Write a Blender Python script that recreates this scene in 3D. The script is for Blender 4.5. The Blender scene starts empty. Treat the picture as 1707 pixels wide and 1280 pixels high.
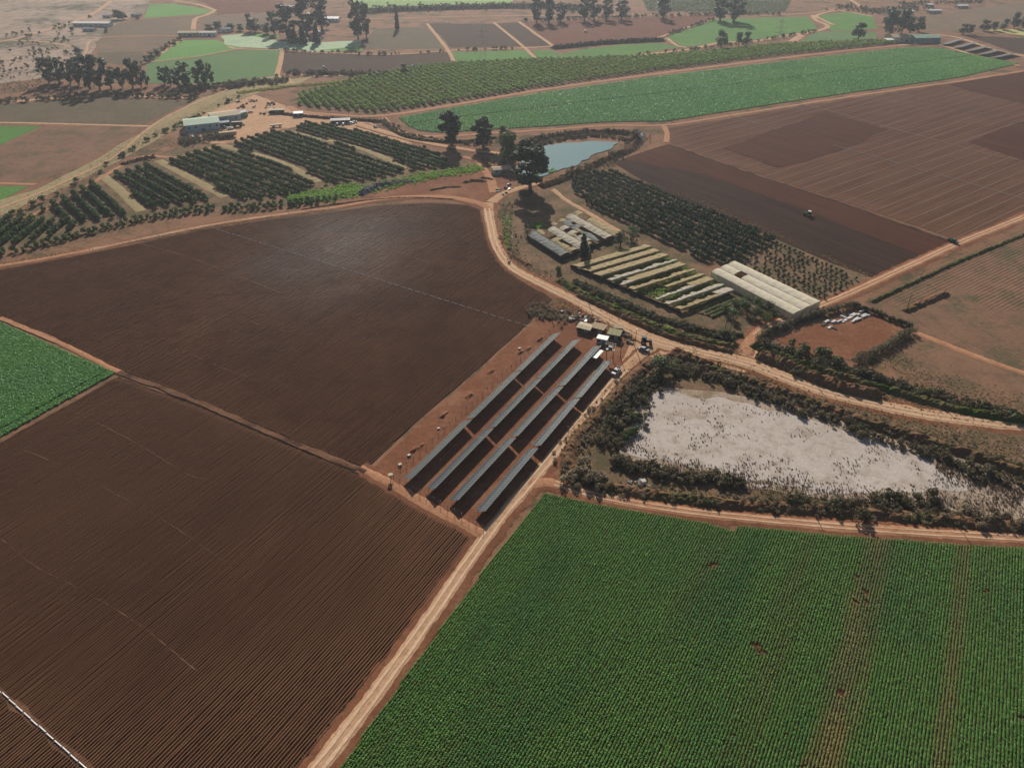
import bpy, bmesh, math, random
import numpy as np
from mathutils import Vector, Matrix, noise
from mathutils.geometry import tessellate_polygon

R = math.radians
rng = np.random.default_rng(7)
random.seed(7)
sc = bpy.context.scene
COL = sc.collection

# ------------------------------------------------------------------ camera
H = 150.0                      # flying height in metres
FPX, CXP, CYP = 1185.0, 853.5, 640.0
PITCH = math.atan((640 + 200) / FPX)
cam_d = bpy.data.cameras.new('camera')
cam = bpy.data.objects.new('camera', cam_d); COL.objects.link(cam)
cam.location = (0, 0, H)
cam.rotation_euler = (math.pi / 2 - PITCH, 0, 0)
cam_d.sensor_width = 36.0
cam_d.lens = 36.0 * FPX / 1707.0
cam_d.clip_start = 1.0; cam_d.clip_end = 9000.0
sc.camera = cam

# ------------------------------------------------------------------ sky, sun, exposure
SUN_EL, SUN_AZ = 27.5, -3.5    # azimuth from +Y towards +X
w = bpy.data.worlds.new('World'); sc.world = w; w.use_nodes = True
nt = w.node_tree; bg = nt.nodes['Background']
sky = nt.nodes.new('ShaderNodeTexSky'); sky.sky_type = 'NISHITA'
sky.sun_disc = False; sky.sun_elevation = R(SUN_EL); sky.sun_rotation = R(SUN_AZ)
sky.air_density = 1.0; sky.dust_density = 1.6; sky.altitude = 200
nt.links.new(sky.outputs[0], bg.inputs[0]); bg.inputs[1].default_value = 0.05
sd = bpy.data.lights.new('sun', 'SUN'); sd.energy = 5.0; sd.angle = R(0.53); sd.color = (1.0, 0.925, 0.83)
so = bpy.data.objects.new('sun', sd); COL.objects.link(so)
so.location = (0, 300, 400)
sdir = Vector((math.sin(R(SUN_AZ)) * math.cos(R(SUN_EL)), math.cos(R(SUN_AZ)) * math.cos(R(SUN_EL)), math.sin(R(SUN_EL))))
so.rotation_euler = sdir.to_track_quat('Z', 'Y').to_euler()
sc.view_settings.view_transform = 'Standard'; sc.view_settings.look = 'None'
sc.view_settings.gamma = 1.0; sc.view_settings.exposure = 0.2
sc.view_settings.use_curve_mapping = False

# ------------------------------------------------------------------ helpers
cp, sp = math.cos(PITCH), math.sin(PITCH)
def G(px, py, z=0.0):
    """the place on level ground (height z) that a surveyed picture point stands on"""
    u = (px - CXP) / FPX; v = -(py - CYP) / FPX
    r = (u, cp + v * sp, -sp + v * cp)
    t = (z - H) / r[2]
    return Vector((r[0] * t, r[1] * t, z))
def GP(pts, z=0.0): return [G(x, y, z) for x, y in pts]
def mpp(px, py):
    """metres across one photo pixel at a ground point"""
    a = G(px, py); return math.sqrt(a.x ** 2 + a.y ** 2 + H * H) / FPX * 1.0
def U(az): return Vector((math.sin(R(az)), math.cos(R(az)), 0))

def tag(o, label=None, cat=None, group=None, kind=None):
    if label: o['label'] = label
    if cat: o['category'] = cat
    if group: o['group'] = group
    if kind: o['kind'] = kind
    return o
def link(name, me, mat=None, parent=None):
    o = bpy.data.objects.new(name, me); COL.objects.link(o)
    if parent: o.parent = parent
    return o
def empty(name, loc=(0, 0, 0), rz=0.0):
    o = bpy.data.objects.new(name, None); COL.objects.link(o)
    o.location = loc; o.rotation_euler = (0, 0, rz); o.empty_display_size = 0.5
    return o
def mesh_np(name, V, F, mat, smooth=False, fm=None):
    """V (n,3) array, F list of faces or (m,k) array"""
    me = bpy.data.meshes.new(name)
    V = np.asarray(V, dtype=np.float32)
    if isinstance(F, np.ndarray):
        m, k = F.shape
        me.vertices.add(len(V)); me.vertices.foreach_set('co', V.ravel())
        me.loops.add(m * k); me.loops.foreach_set('vertex_index', F.astype(np.int32).ravel())
        me.polygons.add(m)
        me.polygons.foreach_set('loop_start', np.arange(0, m * k, k, dtype=np.int32))
        me.polygons.foreach_set('loop_total', np.full(m, k, dtype=np.int32))
    else:
        me.from_pydata([tuple(v) for v in V], [], F)
    for mm in (mat if isinstance(mat, (list, tuple)) else [mat]): me.materials.append(mm)
    if fm is not None: me.polygons.foreach_set('material_index', np.asarray(fm, dtype=np.int32))
    if smooth: me.polygons.foreach_set('use_smooth', np.ones(len(me.polygons), dtype=bool))
    me.update(); me.validate()
    return me

class MB:
    """collects boxes, bars, tubes and sheets into one mesh"""
    def __init__(s): s.v = []; s.f = []; s.m = []
    def add(s, vs, fs, m=0):
        n = len(s.v); s.v += [tuple(q) for q in vs]
        s.f += [tuple(i + n for i in f) for f in fs]; s.m += [m] * len(fs)
    def box(s, c, d, rz=0, m=0, M=None):
        hx, hy, hz = d[0] / 2, d[1] / 2, d[2] / 2
        vs = [Vector((x, y, z)) for z in (-hz, hz) for x, y in ((-hx, -hy), (hx, -hy), (hx, hy), (-hx, hy))]
        T = Matrix.Translation(c) @ (Matrix.Rotation(rz, 4, 'Z') if M is None else M)
        s.add([T @ q for q in vs], [(3, 2, 1, 0), (4, 5, 6, 7), (0, 1, 5, 4), (1, 2, 6, 5), (2, 3, 7, 6), (3, 0, 4, 7)], m)
    def wedge(s, c, d, top, rz=0, m=0):
        """box whose top is shrunk / shifted: top=(sx0,sx1,sy) fractions"""
        hx, hy, hz = d[0] / 2, d[1] / 2, d[2] / 2
        a, b, e = top
        vs = [Vector(q) for q in ((-hx, -hy, -hz), (hx, -hy, -hz), (hx, hy, -hz), (-hx, hy, -hz), (-hx * a, -hy * e, hz), (hx * b, -hy * e, hz), (hx * b, hy * e, hz), (-hx * a, hy * e, hz))]
        T = Matrix.Translation(c) @ Matrix.Rotation(rz, 4, 'Z')
        s.add([T @ q for q in vs], [(3, 2, 1, 0), (4, 5, 6, 7), (0, 1, 5, 4), (1, 2, 6, 5), (2, 3, 7, 6), (3, 0, 4, 7)], m)
    def bar(s, a, b, r, n=5, r2=None, m=0):
        a = Vector(a); b = Vector(b); d = (b - a)
        q = d.to_track_quat('Z', 'Y'); r2 = r if r2 is None else r2
        vs = []
        for P, rr in ((a, r), (b, r2)):
            for k in range(n):
                t = 2 * math.pi * k / n
                vs.append(P + q @ Vector((rr * math.cos(t), rr * math.sin(t), 0)))
        fs = [(k, (k + 1) % n, n + (k + 1) % n, n + k) for k in range(n)]
        fs += [tuple(range(n))[::-1], tuple(range(n, 2 * n))]
        s.add(vs, fs, m)
    def wheel(s, c, r, wd, axis='Y', n=12, m=0, rz=0):
        ax = Matrix.Rotation(rz, 3, 'Z') @ (Vector((0, 1, 0)) if axis == 'Y' else Vector((1, 0, 0)))
        s.bar(Vector(c) - ax * wd / 2, Vector(c) + ax * wd / 2, r, n, None, m)
    def quad(s, a, b, c, d, m=0): s.add([a, b, c, d], [(0, 1, 2, 3)], m)
    def build(s, name, mat, parent=None, smooth=False):
        me = mesh_np(name, s.v, s.f, mat, smooth, s.m)
        return link(name, me, None, parent)

# ------------------------------------------------------------------ materials
def srgb(r, g, b):
    f = lambda c: (c / 255 / 12.92) if c / 255 <= 0.04045 else ((c / 255 + 0.055) / 1.055) ** 2.4
    return (f(r), f(g), f(b), 1)
def newmat(name):
    m = bpy.data.materials.new(name); m.use_nodes = True
    n = m.node_tree; b = n.nodes['Principled BSDF']
    return m, n, b
def pos(n, scale=(1, 1, 1), rz=0.0):
    g = n.nodes.new('ShaderNodeNewGeometry'); mp = n.nodes.new('ShaderNodeMapping')
    mp.vector_type = 'TEXTURE' if rz else 'POINT'
    if rz: mp.inputs['Rotation'].default_value = (0, 0, rz); mp.inputs['Scale'].default_value = tuple(1 / q for q in scale)
    else: mp.inputs['Scale'].default_value = scale
    n.links.new(g.outputs['Position'], mp.inputs['Vector'])
    return mp.outputs['Vector']
def noise_n(n, vec, scale, detail=6, rough=0.55, dist=0.0):
    t = n.nodes.new('ShaderNodeTexNoise'); t.inputs['Scale'].default_value = scale
    t.inputs['Detail'].default_value = detail; t.inputs['Roughness'].default_value = rough; t.inputs['Distortion'].default_value = dist
    n.links.new(vec, t.inputs['Vector']); return t.outputs['Fac']
def ramp(n, fac, stops):
    r = n.nodes.new('ShaderNodeValToRGB'); e = r.color_ramp.elements
    while len(e) < len(stops): e.new(0.5)
    for k, (p, c) in enumerate(stops): e[k].position = p; e[k].color = c if len(c) == 4 else (*c, 1)
    n.links.new(fac, r.inputs['Fac']); return r.outputs['Color']
def mix(n, fac, a, b, mode='MIX'):
    m = n.nodes.new('ShaderNodeMix'); m.data_type = 'RGBA'; m.blend_type = mode
    for s, val in ((0, fac), (6, a), (7, b)):
        if isinstance(val, (int, float)): m.inputs[s].default_value = val
        elif isinstance(val, tuple): m.inputs[s].default_value = val
        else: n.links.new(val, m.inputs[s])
    return m.outputs[2]
def bump(n, b, h, strength, dist):
    u = n.nodes.new('ShaderNodeBump'); u.inputs['Strength'].default_value = strength; u.inputs['Distance'].default_value = dist
    n.links.new(h, u.inputs['Height']); n.links.new(u.outputs['Normal'], b.inputs['Normal'])

def soil(name, c1, c2, c3=None, big=0.02, fine=1.2, rough=0.95, spec=0.03, bs=0.6, bd=0.12, streak=None, cover=None, sat=1.08):
    """two-tone earth: broad patches, grain, fine relief; streak=(azimuth, width) adds drill-wise banding;
    cover=(colour, scale, lo, hi) adds specks of growth or dry stubble"""
    m, n, b = newmat(name)
    v = pos(n)
    f1 = noise_n(n, v, big, 5, 0.6, 0.6)
    col = ramp(n, f1, [(0.3, c1), (0.7, c2)])
    if streak:
        v2 = pos(n, (1.0 / streak[1], 0.012, 1), -R(streak[0]))
        f3 = noise_n(n, v2, 1.0, 3, 0.6)
        col = mix(n, ramp(n, f3, [(0.4, (0, 0, 0)), (0.65, (0.8, 0.8, 0.8))]), col, c3 or c2)
    elif c3:
        f3 = noise_n(n, v, big * 7, 6, 0.65, 0.4)
        col = mix(n, ramp(n, f3, [(0.48, (0, 0, 0)), (0.66, (0.75, 0.75, 0.75))]), col, c3)
    if cover:
        f4 = noise_n(n, v, cover[1], 4, 0.6)
        f5 = noise_n(n, v, cover[1] * 0.12, 3, 0.5)
        mm = n.nodes.new('ShaderNodeMath'); mm.operation = 'MULTIPLY_ADD'; mm.inputs[1].default_value = 0.6
        n.links.new(f5, mm.inputs[0]); mm2 = n.nodes.new('ShaderNodeMath'); mm2.operation = 'MULTIPLY'; mm2.inputs[1].default_value = 0.4
        n.links.new(f4, mm2.inputs[0]); n.links.new(mm2.outputs[0], mm.inputs[2])
        col = mix(n, ramp(n, mm.outputs[0], [(cover[2], (0, 0, 0)), (cover[3], (1, 1, 1))]), col, cover[0])
    g = noise_n(n, v, fine, 5, 0.7)
    col = mix(n, 0.55, col, ramp(n, g, [(0.25, (0.35, 0.35, 0.35)), (0.75, (1.0, 1.0, 1.0))]), 'MULTIPLY')
    hs = n.nodes.new('ShaderNodeHueSaturation'); hs.inputs['Value'].default_value = 1.3; hs.inputs['Saturation'].default_value = sat
    n.links.new(col, hs.inputs['Color']); n.links.new(hs.outputs[0], b.inputs['Base Color'])
    b.inputs['Roughness'].default_value = rough; b.inputs['Specular IOR Level'].default_value = spec
    bump(n, b, g, bs, bd)
    return m
def plain(name, c, rough=0.6, spec=0.3, metal=0.0, var=0.25, sc_=2.0, bs=0.0):
    m, n, b = newmat(name)
    v = pos(n); f = noise_n(n, v, sc_, 5, 0.65)
    lo = tuple(q * (1 - var) for q in c[:3]); hi = tuple(min(1, q * (1 + var)) for q in c[:3])
    n.links.new(ramp(n, f, [(0.3, lo), (0.7, hi)]), b.inputs['Base Color'])
    b.inputs['Roughness'].default_value = rough; b.inputs['Specular IOR Level'].default_value = spec; b.inputs['Metallic'].default_value = metal
    if bs: bump(n, b, f, bs, 0.1)
    return m
def leafmat(name, c1, c2, trans=0.18, patch=None, rough=0.6, spec=0.2, big=0.05):
    """foliage: random tone per plant, broad patches, a little light coming through"""
    m, n, b = newmat(name)
    oi = n.nodes.new('ShaderNodeObjectInfo')
    v = pos(n); f = noise_n(n, v, 3.0, 3, 0.6)
    ad = n.nodes.new('ShaderNodeMath'); ad.operation = 'MULTIPLY_ADD'; ad.inputs[1].default_value = 0.6
    n.links.new(oi.outputs['Random'], ad.inputs[0])
    ml = n.nodes.new('ShaderNodeMath'); ml.operation = 'MULTIPLY'; ml.inputs[1].default_value = 0.4
    n.links.new(f, ml.inputs[0]); n.links.new(ml.outputs[0], ad.inputs[2])
    col = ramp(n, ad.outputs[0], [(0.1, c1), (0.85, c2)])
    if patch:
        f2 = noise_n(n, v, big, 4, 0.6, 0.5)
        col = mix(n, ramp(n, f2, [(0.45, (0, 0, 0)), (0.68, (0.85, 0.85, 0.85))]), col, patch)
    n.links.new(col, b.inputs['Base Color'])
    b.inputs['Roughness'].default_value = rough; b.inputs['Specular IOR Level'].default_value = spec
    if trans:
        tr = n.nodes.new('ShaderNodeBsdfTranslucent'); n.links.new(col, tr.inputs['Color'])
        mx = n.nodes.new('ShaderNodeMixShader'); mx.inputs[0].default_value = trans
        n.links.new(b.outputs[0], mx.inputs[1]); n.links.new(tr.outputs[0], mx.inputs[2])
        n.links.new(mx.outputs[0], n.nodes['Material Output'].inputs['Surface'])
    return m

# ------------------------------------------------------------------ ground-sheet builders
def smooth_line(pts, step):
    """Catmull-Rom through 2D/3D points, resampled about every step metres"""
    P = [Vector(p) for p in pts]
    P = [P[0] * 2 - P[1]] + P + [P[-1] * 2 - P[-2]]
    out = []
    for i in range(1, len(P) - 2):
        a, b, c, d = P[i - 1:i + 3]
        n = max(1, int(math.hypot(c[0] - b[0], c[1] - b[1]) / step))
        for k in range(n):
            t = k / n
            out.append(0.5 * ((2 * b) + (c - a) * t + (2 * a - 5 * b + 4 * c - d) * t * t + (3 * b - a - 3 * c + d) * t ** 3))
    out.append(P[-2]); return out
def nz(x, y, s, k=0.0): return noise.noise(Vector((x * s, y * s, k)))
def ragged(pts, amp, step):
    out = []
    n = len(pts)
    for i in range(n):
        a, b = pts[i], pts[(i + 1) % n]
        L = (b - a).length; m = max(1, min(60, int(L / step)))
        for k in range(m):
            q = a.lerp(b, k / m)
            out.append(Vector((q.x + amp * nz(q.x, q.y, 0.23 / max(step, .5), 3.1), q.y + amp * nz(q.x, q.y, 0.23 / max(step, .5), 9.7), q.z)))
    return out
_ZC = [0]
def sheet(name, px, z, mat, amp=0.5, step=3.0, kind='structure', lab=None, world=False):
    pts = [Vector((p[0], p[1], z)) for p in px] if world else GP(px, 0)
    _ZC[0] += 1; z = z + 0.0006 * _ZC[0]
    for p in pts: p.z = z
    pts = ragged(pts, amp, step) if amp else pts
    tri = tessellate_polygon([pts])
    me = mesh_np(name, [tuple(p) for p in pts], [tuple(t) for t in tri], mat)
    # all faces up
    bm = bmesh.new(); bm.from_mesh(me)
    for f in bm.faces:
        if f.normal.z < 0: f.normal_flip()
    bm.to_mesh(me); bm.free()
    o = link(name, me); o['kind'] = kind
    if lab: o['label'] = lab
    return o
def ribbon(name, px, width, z, mat, amp=0.3, step=2.5, kind='structure', crown=0.0, parent=None, world=False, lab=None):
    """road or track: width in metres (number or list per control point)"""
    P = [Vector(p) for p in px] if world else GP(px, 0)
    if not isinstance(width, (list, tuple)): width = [width] * len(P)
    pw = [Vector((p.x, p.y, wd)) for p, wd in zip(P, width)]
    S = smooth_line(pw, step)
    _ZC[0] += 1; z = z + 0.0004 * _ZC[0]
    V = []; F = []
    for i, q in enumerate(S):
        a = S[max(0, i - 1)]; b = S[min(len(S) - 1, i + 1)]
        d = Vector((b.x - a.x, b.y - a.y, 0)).normalized(); nn = Vector((-d.y, d.x, 0))
        wl = q.z / 2 + amp * (0.5 * nz(q.x, q.y, 0.13, 1.7) + 0.55 * nz(q.x, q.y, 0.9, 1.7)); wr = q.z / 2 + amp * (0.5 * nz(q.x, q.y, 0.13, 6.3) + 0.55 * nz(q.x, q.y, 0.9, 6.3))
        lip = -0.14 if q.z > 2.4 else 0.0
        for t, hh in ((wl, lip), (wl * 0.7, crown), (-wr * 0.7, crown), (-wr, lip)):
            V.append((q.x + nn.x * t, q.y + nn.y * t, z + hh))
        if i:
            k = 4 * i
            for j in range(3): F.append((k - 4 + j, k - 3 + j, k + 1 + j, k + j))
    me = mesh_np(name, V, [f[::-1] for f in F], mat, True)
    if me.polygons and me.polygons[0].normal.z < 0: me.flip_normals()
    o = link(name, me, None, parent)
    if not parent: o['kind'] = kind
    if lab: o['label'] = lab
    return o
def row_spans(poly, az, spacing, offset=0.0, inset=0.0):
    """parallel lines (azimuth az) clipped to a world polygon -> list of (start, end, index)"""
    u = U(az); v = Vector((u.y, -u.x, 0))
    A = np.array([(p.x * u.x + p.y * u.y, p.x * v.x + p.y * v.y) for p in poly])
    lo, hi = A[:, 1].min(), A[:, 1].max()
    out = []
    k0 = math.ceil((lo - offset) / spacing); k1 = math.floor((hi - offset) / spacing)
    for k in range(k0, k1 + 1):
        t = k * spacing + offset + 1e-4
        xs = []
        for i in range(len(A)):
            a, b = A[i], A[(i + 1) % len(A)]
            if (a[1] - t) * (b[1] - t) < 0: xs.append(a[0] + (b[0] - a[0]) * (t - a[1]) / (b[1] - a[1]))
        xs.sort()
        for i in range(0, len(xs) - 1, 2):
            s, e = xs[i] + inset, xs[i + 1] - inset
            if e - s > 0.5: out.append((u * s + v * t, u * e + v * t, k))
    return out
def ridges(name, poly, az, spacing, height, mat, seg=2.5, z=0.03, jit=0.06, width=0.9, crest=0.25, parent=None, endjit=0.6, top=None):
    """ploughed or planted ridges: every ridge is a raised, slightly crooked bank of earth"""
    sp_ = row_spans(poly, az, spacing)
    u = U(az); v = Vector((u.y, -u.x, 0))
    V = []; F = []; FM = []; base = 0
    hw = spacing * width / 2
    for a, b, k in sp_:
        L = (b - a).length
        a = a + u * random.uniform(0, endjit); b = b - u * random.uniform(0, endjit)
        n = max(2, int(L / seg) + 1)
        t = np.linspace(0, 1, n)
        C = np.outer(1 - t, [a.x, a.y]) + np.outer(t, [b.x, b.y])
        off = np.cumsum(rng.normal(0, jit * 0.35, n)); off -= off.mean(); off = np.clip(off, -spacing * 0.15, spacing * 0.15)
        hh = height * (1 + rng.normal(0, 0.10, n)) * rng.uniform(0.95, 1.05)
        hh[0] = hh[-1] = 0
        for s, q in ((-hw, 0), (-hw * crest, 1), (hw * crest, 1), (hw, 0)):
            V.append(np.column_stack([C[:, 0] + v.x * (s + off), C[:, 1] + v.y * (s + off), z + hh * q]))
        idx = base + np.arange(n - 1)
        for j in range(3):
            F.append(np.column_stack([idx + j * n, idx + j * n + 1, idx + (j + 1) * n + 1, idx + (j + 1) * n])); FM.append(np.full(n - 1, 1 if (j == 1 and top) else 0))
        base += 4 * n
    V = np.concatenate(V); F = np.concatenate(F)
    me = mesh_np(name, V, F, [mat, top] if top else mat, False, np.concatenate(FM))
    if me.polygons[len(me.polygons) // 2].normal.z < 0: me.flip_normals()
    o = link(name, me, None, parent); 
    if not parent: o['kind'] = 'structure'
    return o
def bank(name, px, width, height, mat, step=1.6, z=0.0, rough=0.35, kind='structure', world=False, lab=None, skew=0.0):
    """earth bank / berm / heap ridge along a line, lumpy"""
    P = [Vector(p) for p in px] if world else GP(px, 0)
    if not isinstance(width, (list, tuple)): width = [width] * len(P)
    if not isinstance(height, (list, tuple)): height = [height] * len(P)
    S = smooth_line([Vector((p.x, p.y, wd)) for p, wd in zip(P, width)], step)
    Hs = smooth_line([Vector((p.x, p.y, hh)) for p, hh in zip(P, height)], step)
    prof = [(-1, 0), (-0.72, 0.3), (-0.4, 0.8), (-0.12, 1.0), (0.15, 1.0), (0.45, 0.75), (0.75, 0.28), (1, 0)]
    m = len(prof); V = []; F = []
    for i, q in enumerate(S):
        a = S[max(0, i - 1)]; b = S[min(len(S) - 1, i + 1)]
        d = Vector((b.x - a.x, b.y - a.y, 0)).normalized(); nn = Vector((-d.y, d.x, 0))
        taper = min(1, i / 2.0, (len(S) - 1 - i) / 2.0) if len(S) > 5 else min(1, i, len(S) - 1 - i)
        for s, hz in prof:
            x = q.x + nn.x * (s + skew * hz) * q.z / 2; y = q.y + nn.y * (s + skew * hz) * q.z / 2
            k = 1 + rough * nz(x, y, 0.55) + rough * 0.6 * nz(x, y, 1.6, 4)
            V.append((x + 0.25 * nz(x, y, 0.8, 2), y + 0.25 * nz(x, y, 0.8, 5), z + max(0.0, Hs[i].z * hz * k * taper) - (0.05 if hz == 0 else 0)))
        if i:
            k = m * i
            for j in range(m - 1): F.append((k - m + j, k + j, k + j + 1, k - m + j + 1))
    me = mesh_np(name, V, F, mat, False)
    if me.polygons[len(me.polygons) // 2].normal.z < 0: me.flip_normals()
    o = link(name, me); o['kind'] = kind
    if lab: o['label'] = lab
    return o

# ------------------------------------------------------------------ scatter (for what nobody could count)
SRC = {}
def source_collection(key, objs):
    c = bpy.data.collections.new(key)
    for o in objs: c.objects.link(o)
    SRC[key] = c; return c
def src_obj(name, me):
    return bpy.data.objects.new(name, me)
def scatter(name, pts, scale, coll, rot=None, label=None, cat=None, tilt=0.12, kind='stuff', mirror=False):
    """one object made of many small plants (geometry nodes)"""
    pts = np.asarray(pts, dtype=np.float32); n = len(pts)
    me = bpy.data.meshes.new(name)
    me.vertices.add(n); me.vertices.foreach_set('co', pts.ravel())
    if rot is None: rot = np.column_stack([rng.normal(0, tilt, n), rng.normal(0, tilt, n), rng.uniform(0, 6.283, n)])
    scale = np.asarray(scale, dtype=np.float32)
    if scale.ndim == 1: scale = np.column_stack([scale] * 3)
    a = me.attributes.new('rot', 'FLOAT_VECTOR', 'POINT'); a.data.foreach_set('vector', np.asarray(rot, dtype=np.float32).ravel())
    a = me.attributes.new('scl', 'FLOAT_VECTOR', 'POINT'); a.data.foreach_set('vector', np.ascontiguousarray(scale, dtype=np.float32).ravel())
    o = link(name, me)
    ng = bpy.data.node_groups.new(name, 'GeometryNodeTree')
    ng.interface.new_socket('Geometry', in_out='INPUT', socket_type='NodeSocketGeometry')
    ng.interface.new_socket('Geometry', in_out='OUTPUT', socket_type='NodeSocketGeometry')
    N = ng.nodes; gi = N.new('NodeGroupInput'); go = N.new('NodeGroupOutput')
    ip = N.new('GeometryNodeInstanceOnPoints'); ci = N.new('GeometryNodeCollectionInfo')
    ci.inputs['Collection'].default_value = coll; ci.inputs['Separate Children'].default_value = True; ci.inputs['Reset Children'].default_value = True
    ar = N.new('GeometryNodeInputNamedAttribute'); ar.data_type = 'FLOAT_VECTOR'; ar.inputs['Name'].default_value = 'rot'
    asn = N.new('GeometryNodeInputNamedAttribute'); asn.data_type = 'FLOAT_VECTOR'; asn.inputs['Name'].default_value = 'scl'
    er = N.new('FunctionNodeEulerToRotation')
    L = ng.links.new
    L(gi.outputs[0], ip.inputs['Points']); L(ci.outputs[0], ip.inputs['Instance']); ip.inputs['Pick Instance'].default_value = True
    L(ar.outputs['Attribute'], er.inputs[0]); L(er.outputs[0], ip.inputs['Rotation']); L(asn.outputs['Attribute'], ip.inputs['Scale'])
    L(ip.outputs[0], go.inputs[0])
    md = o.modifiers.new('scatter', 'NODES'); md.node_group = ng
    o['kind'] = kind
    if label: o['label'] = label
    if cat: o['category'] = cat
    return o
def inside(poly, X, Y):
    x = np.array([p.x for p in poly]); y = np.array([p.y for p in poly]); r = np.zeros(len(X), bool)
    j = len(poly) - 1
    for i in range(len(poly)):
        c = ((y[i] > Y) != (y[j] > Y)) & (X < (x[j] - x[i]) * (Y - y[i]) / (y[j] - y[i] + 1e-12) + x[i])
        r ^= c; j = i
    return r
def rand_in(poly, n):
    x = [p.x for p in poly]; y = [p.y for p in poly]; out = np.zeros((0, 2))
    while len(out) < n:
        X = rng.uniform(min(x), max(x), n * 3); Y = rng.uniform(min(y), max(y), n * 3)
        k = inside(poly, X, Y); out = np.vstack([out, np.column_stack([X[k], Y[k]])])
    return out[:n]

# ------------------------------------------------------------------ foliage meshes
def leaf_cloud(lobes, n, size, mat, name='foliage', flat=0.35, aspect=0.6, shell=0.55):
    """n leaf sprays spread through the lobes: each lobe (cx,cy,cz,rx,ry,rz)"""
    L = np.array(lobes, float); vol = (L[:, 3] * L[:, 4] * L[:, 5]) ** (2 / 3); pick = rng.choice(len(L), n, p=vol / vol.sum())
    d = rng.normal(size=(n, 3)); d /= np.linalg.norm(d, axis=1)[:, None]
    rad = shell + (1 - shell) * rng.uniform(0, 1, n) ** 0.6
    rad *= rng.choice([1.0, 1.08, 0.9], n)
    c = L[pick, :3] + d * L[pick, 3:] * rad[:, None]
    nrm = d + rng.normal(0, 0.55, (n, 3)); nrm[:, 2] += flat; nrm /= np.linalg.norm(nrm, axis=1)[:, None]
    t = np.cross(nrm, rng.normal(size=(n, 3))); t /= np.linalg.norm(t, axis=1)[:, None] + 1e-9
    b = np.cross(nrm, t); s = size * rng.uniform(0.6, 1.35, n)[:, None]
    q = [c - t * s, c - b * s * aspect + nrm * s * 0.15, c + t * s, c + b * s * aspect - nrm * s * 0.1]
    V = np.stack(q, 1).reshape(-1, 3); F = np.arange(4 * n).reshape(n, 4)
    return mesh_np(name, V, F, mat)
def blob_lobes(n, r, h, z0, spread=0.5, rl=0.5):
    out = []
    for k in range(n):
        a = random.uniform(0, 6.283); q = r * spread * math.sqrt(random.random())
        s = r * rl * random.uniform(0.75, 1.3)
        out.append((q * math.cos(a), q * math.sin(a), z0 + (h - z0) * random.uniform(0.3, 0.85), s, s, s * random.uniform(0.7, 1.0)))
    return out

# ================================================================== GROUND
M = {}
M['ground'] = soil('mat_ground', srgb(122, 92, 74), srgb(140, 108, 88), srgb(104, 88, 70), 0.012, 0.8, cover=(srgb(82, 74, 56), 0.35, 0.5, 0.62))
M['redsoil'] = soil('mat_red_soil', srgb(116, 80, 63), srgb(130, 91, 71), srgb(100, 71, 57), 0.06, 1.5, cover=(srgb(138, 104, 84), 0.5, 0.5, 0.64))
M['road'] = soil('mat_road', srgb(176, 140, 109), srgb(188, 152, 120), srgb(154, 118, 91), 0.06, 1.1, bs=0.25, sat=1.0)
M['rut'] = soil('mat_rut', srgb(194, 160, 128), srgb(204, 171, 139), None, 0.08, 1.4, bs=0.2, sat=0.95)
M['redroad'] = soil('mat_red_road', srgb(162, 118, 88), srgb(174, 130, 99), srgb(144, 102, 77), 0.08, 1.2, bs=0.25, sat=1.0)
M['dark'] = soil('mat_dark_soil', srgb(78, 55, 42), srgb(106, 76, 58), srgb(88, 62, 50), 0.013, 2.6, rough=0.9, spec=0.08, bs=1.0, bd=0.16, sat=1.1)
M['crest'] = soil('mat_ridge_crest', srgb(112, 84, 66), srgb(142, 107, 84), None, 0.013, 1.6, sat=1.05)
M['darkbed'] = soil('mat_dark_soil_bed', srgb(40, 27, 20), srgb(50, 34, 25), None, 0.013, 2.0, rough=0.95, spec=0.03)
M['plough'] = soil('mat_plough', srgb(66, 42, 33), srgb(74, 48, 38), srgb(82, 54, 42), 0.03, 1.0, streak=(145.3, 5.0))
M['plough_b'] = soil('mat_plough_dark', srgb(46, 34, 28), srgb(56, 40, 33), srgb(66, 48, 40), 0.03, 0.9, streak=(145.3, 4.0))
M['stripe'] = soil('mat_striped_soil', srgb(92, 65, 52), srgb(104, 76, 62), srgb(80, 55, 44), 0.02, 0.9, streak=(54, 6.0))
M['dryfield'] = soil('mat_dry_field', srgb(116, 92, 76), srgb(130, 102, 84), srgb(102, 82, 68), 0.02, 0.9, cover=(srgb(92, 84, 64), 0.5, 0.5, 0.62))
M['scrubsoil'] = soil('mat_scrub_soil', srgb(116, 96, 78), srgb(134, 108, 88), srgb(92, 80, 64), 0.05, 1.3, cover=(srgb(88, 80, 60), 0.7, 0.44, 0.6), bs=0.8, bd=0.3)
M['olive'] = soil('mat_olive_field', srgb(92, 84, 68), srgb(106, 92, 76), srgb(84, 80, 62), 0.02, 0.5)
M['farbrown'] = soil('mat_far_brown', srgb(108, 94, 78), srgb(124, 104, 88), srgb(98, 90, 72), 0.01, 0.4)
M['fardark'] = soil('mat_far_dark', srgb(66, 52, 44), srgb(78, 60, 50), srgb(74, 64, 50), 0.012, 0.35)
M['farred'] = soil('mat_far_red', srgb(100, 66, 52), srgb(110, 74, 60), srgb(90, 64, 52), 0.012, 0.35)
M['riverbed'] = soil('mat_riverbed', srgb(148, 130, 116), srgb(166, 146, 130), srgb(120, 108, 94), 0.012, 0.25, cover=(srgb(92, 88, 72), 0.09, 0.5, 0.6))
M['drygrass'] = soil('mat_dry_grass', srgb(146, 131, 100), srgb(158, 143, 112), srgb(124, 112, 84), 0.05, 1.8, bs=0.8)
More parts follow.
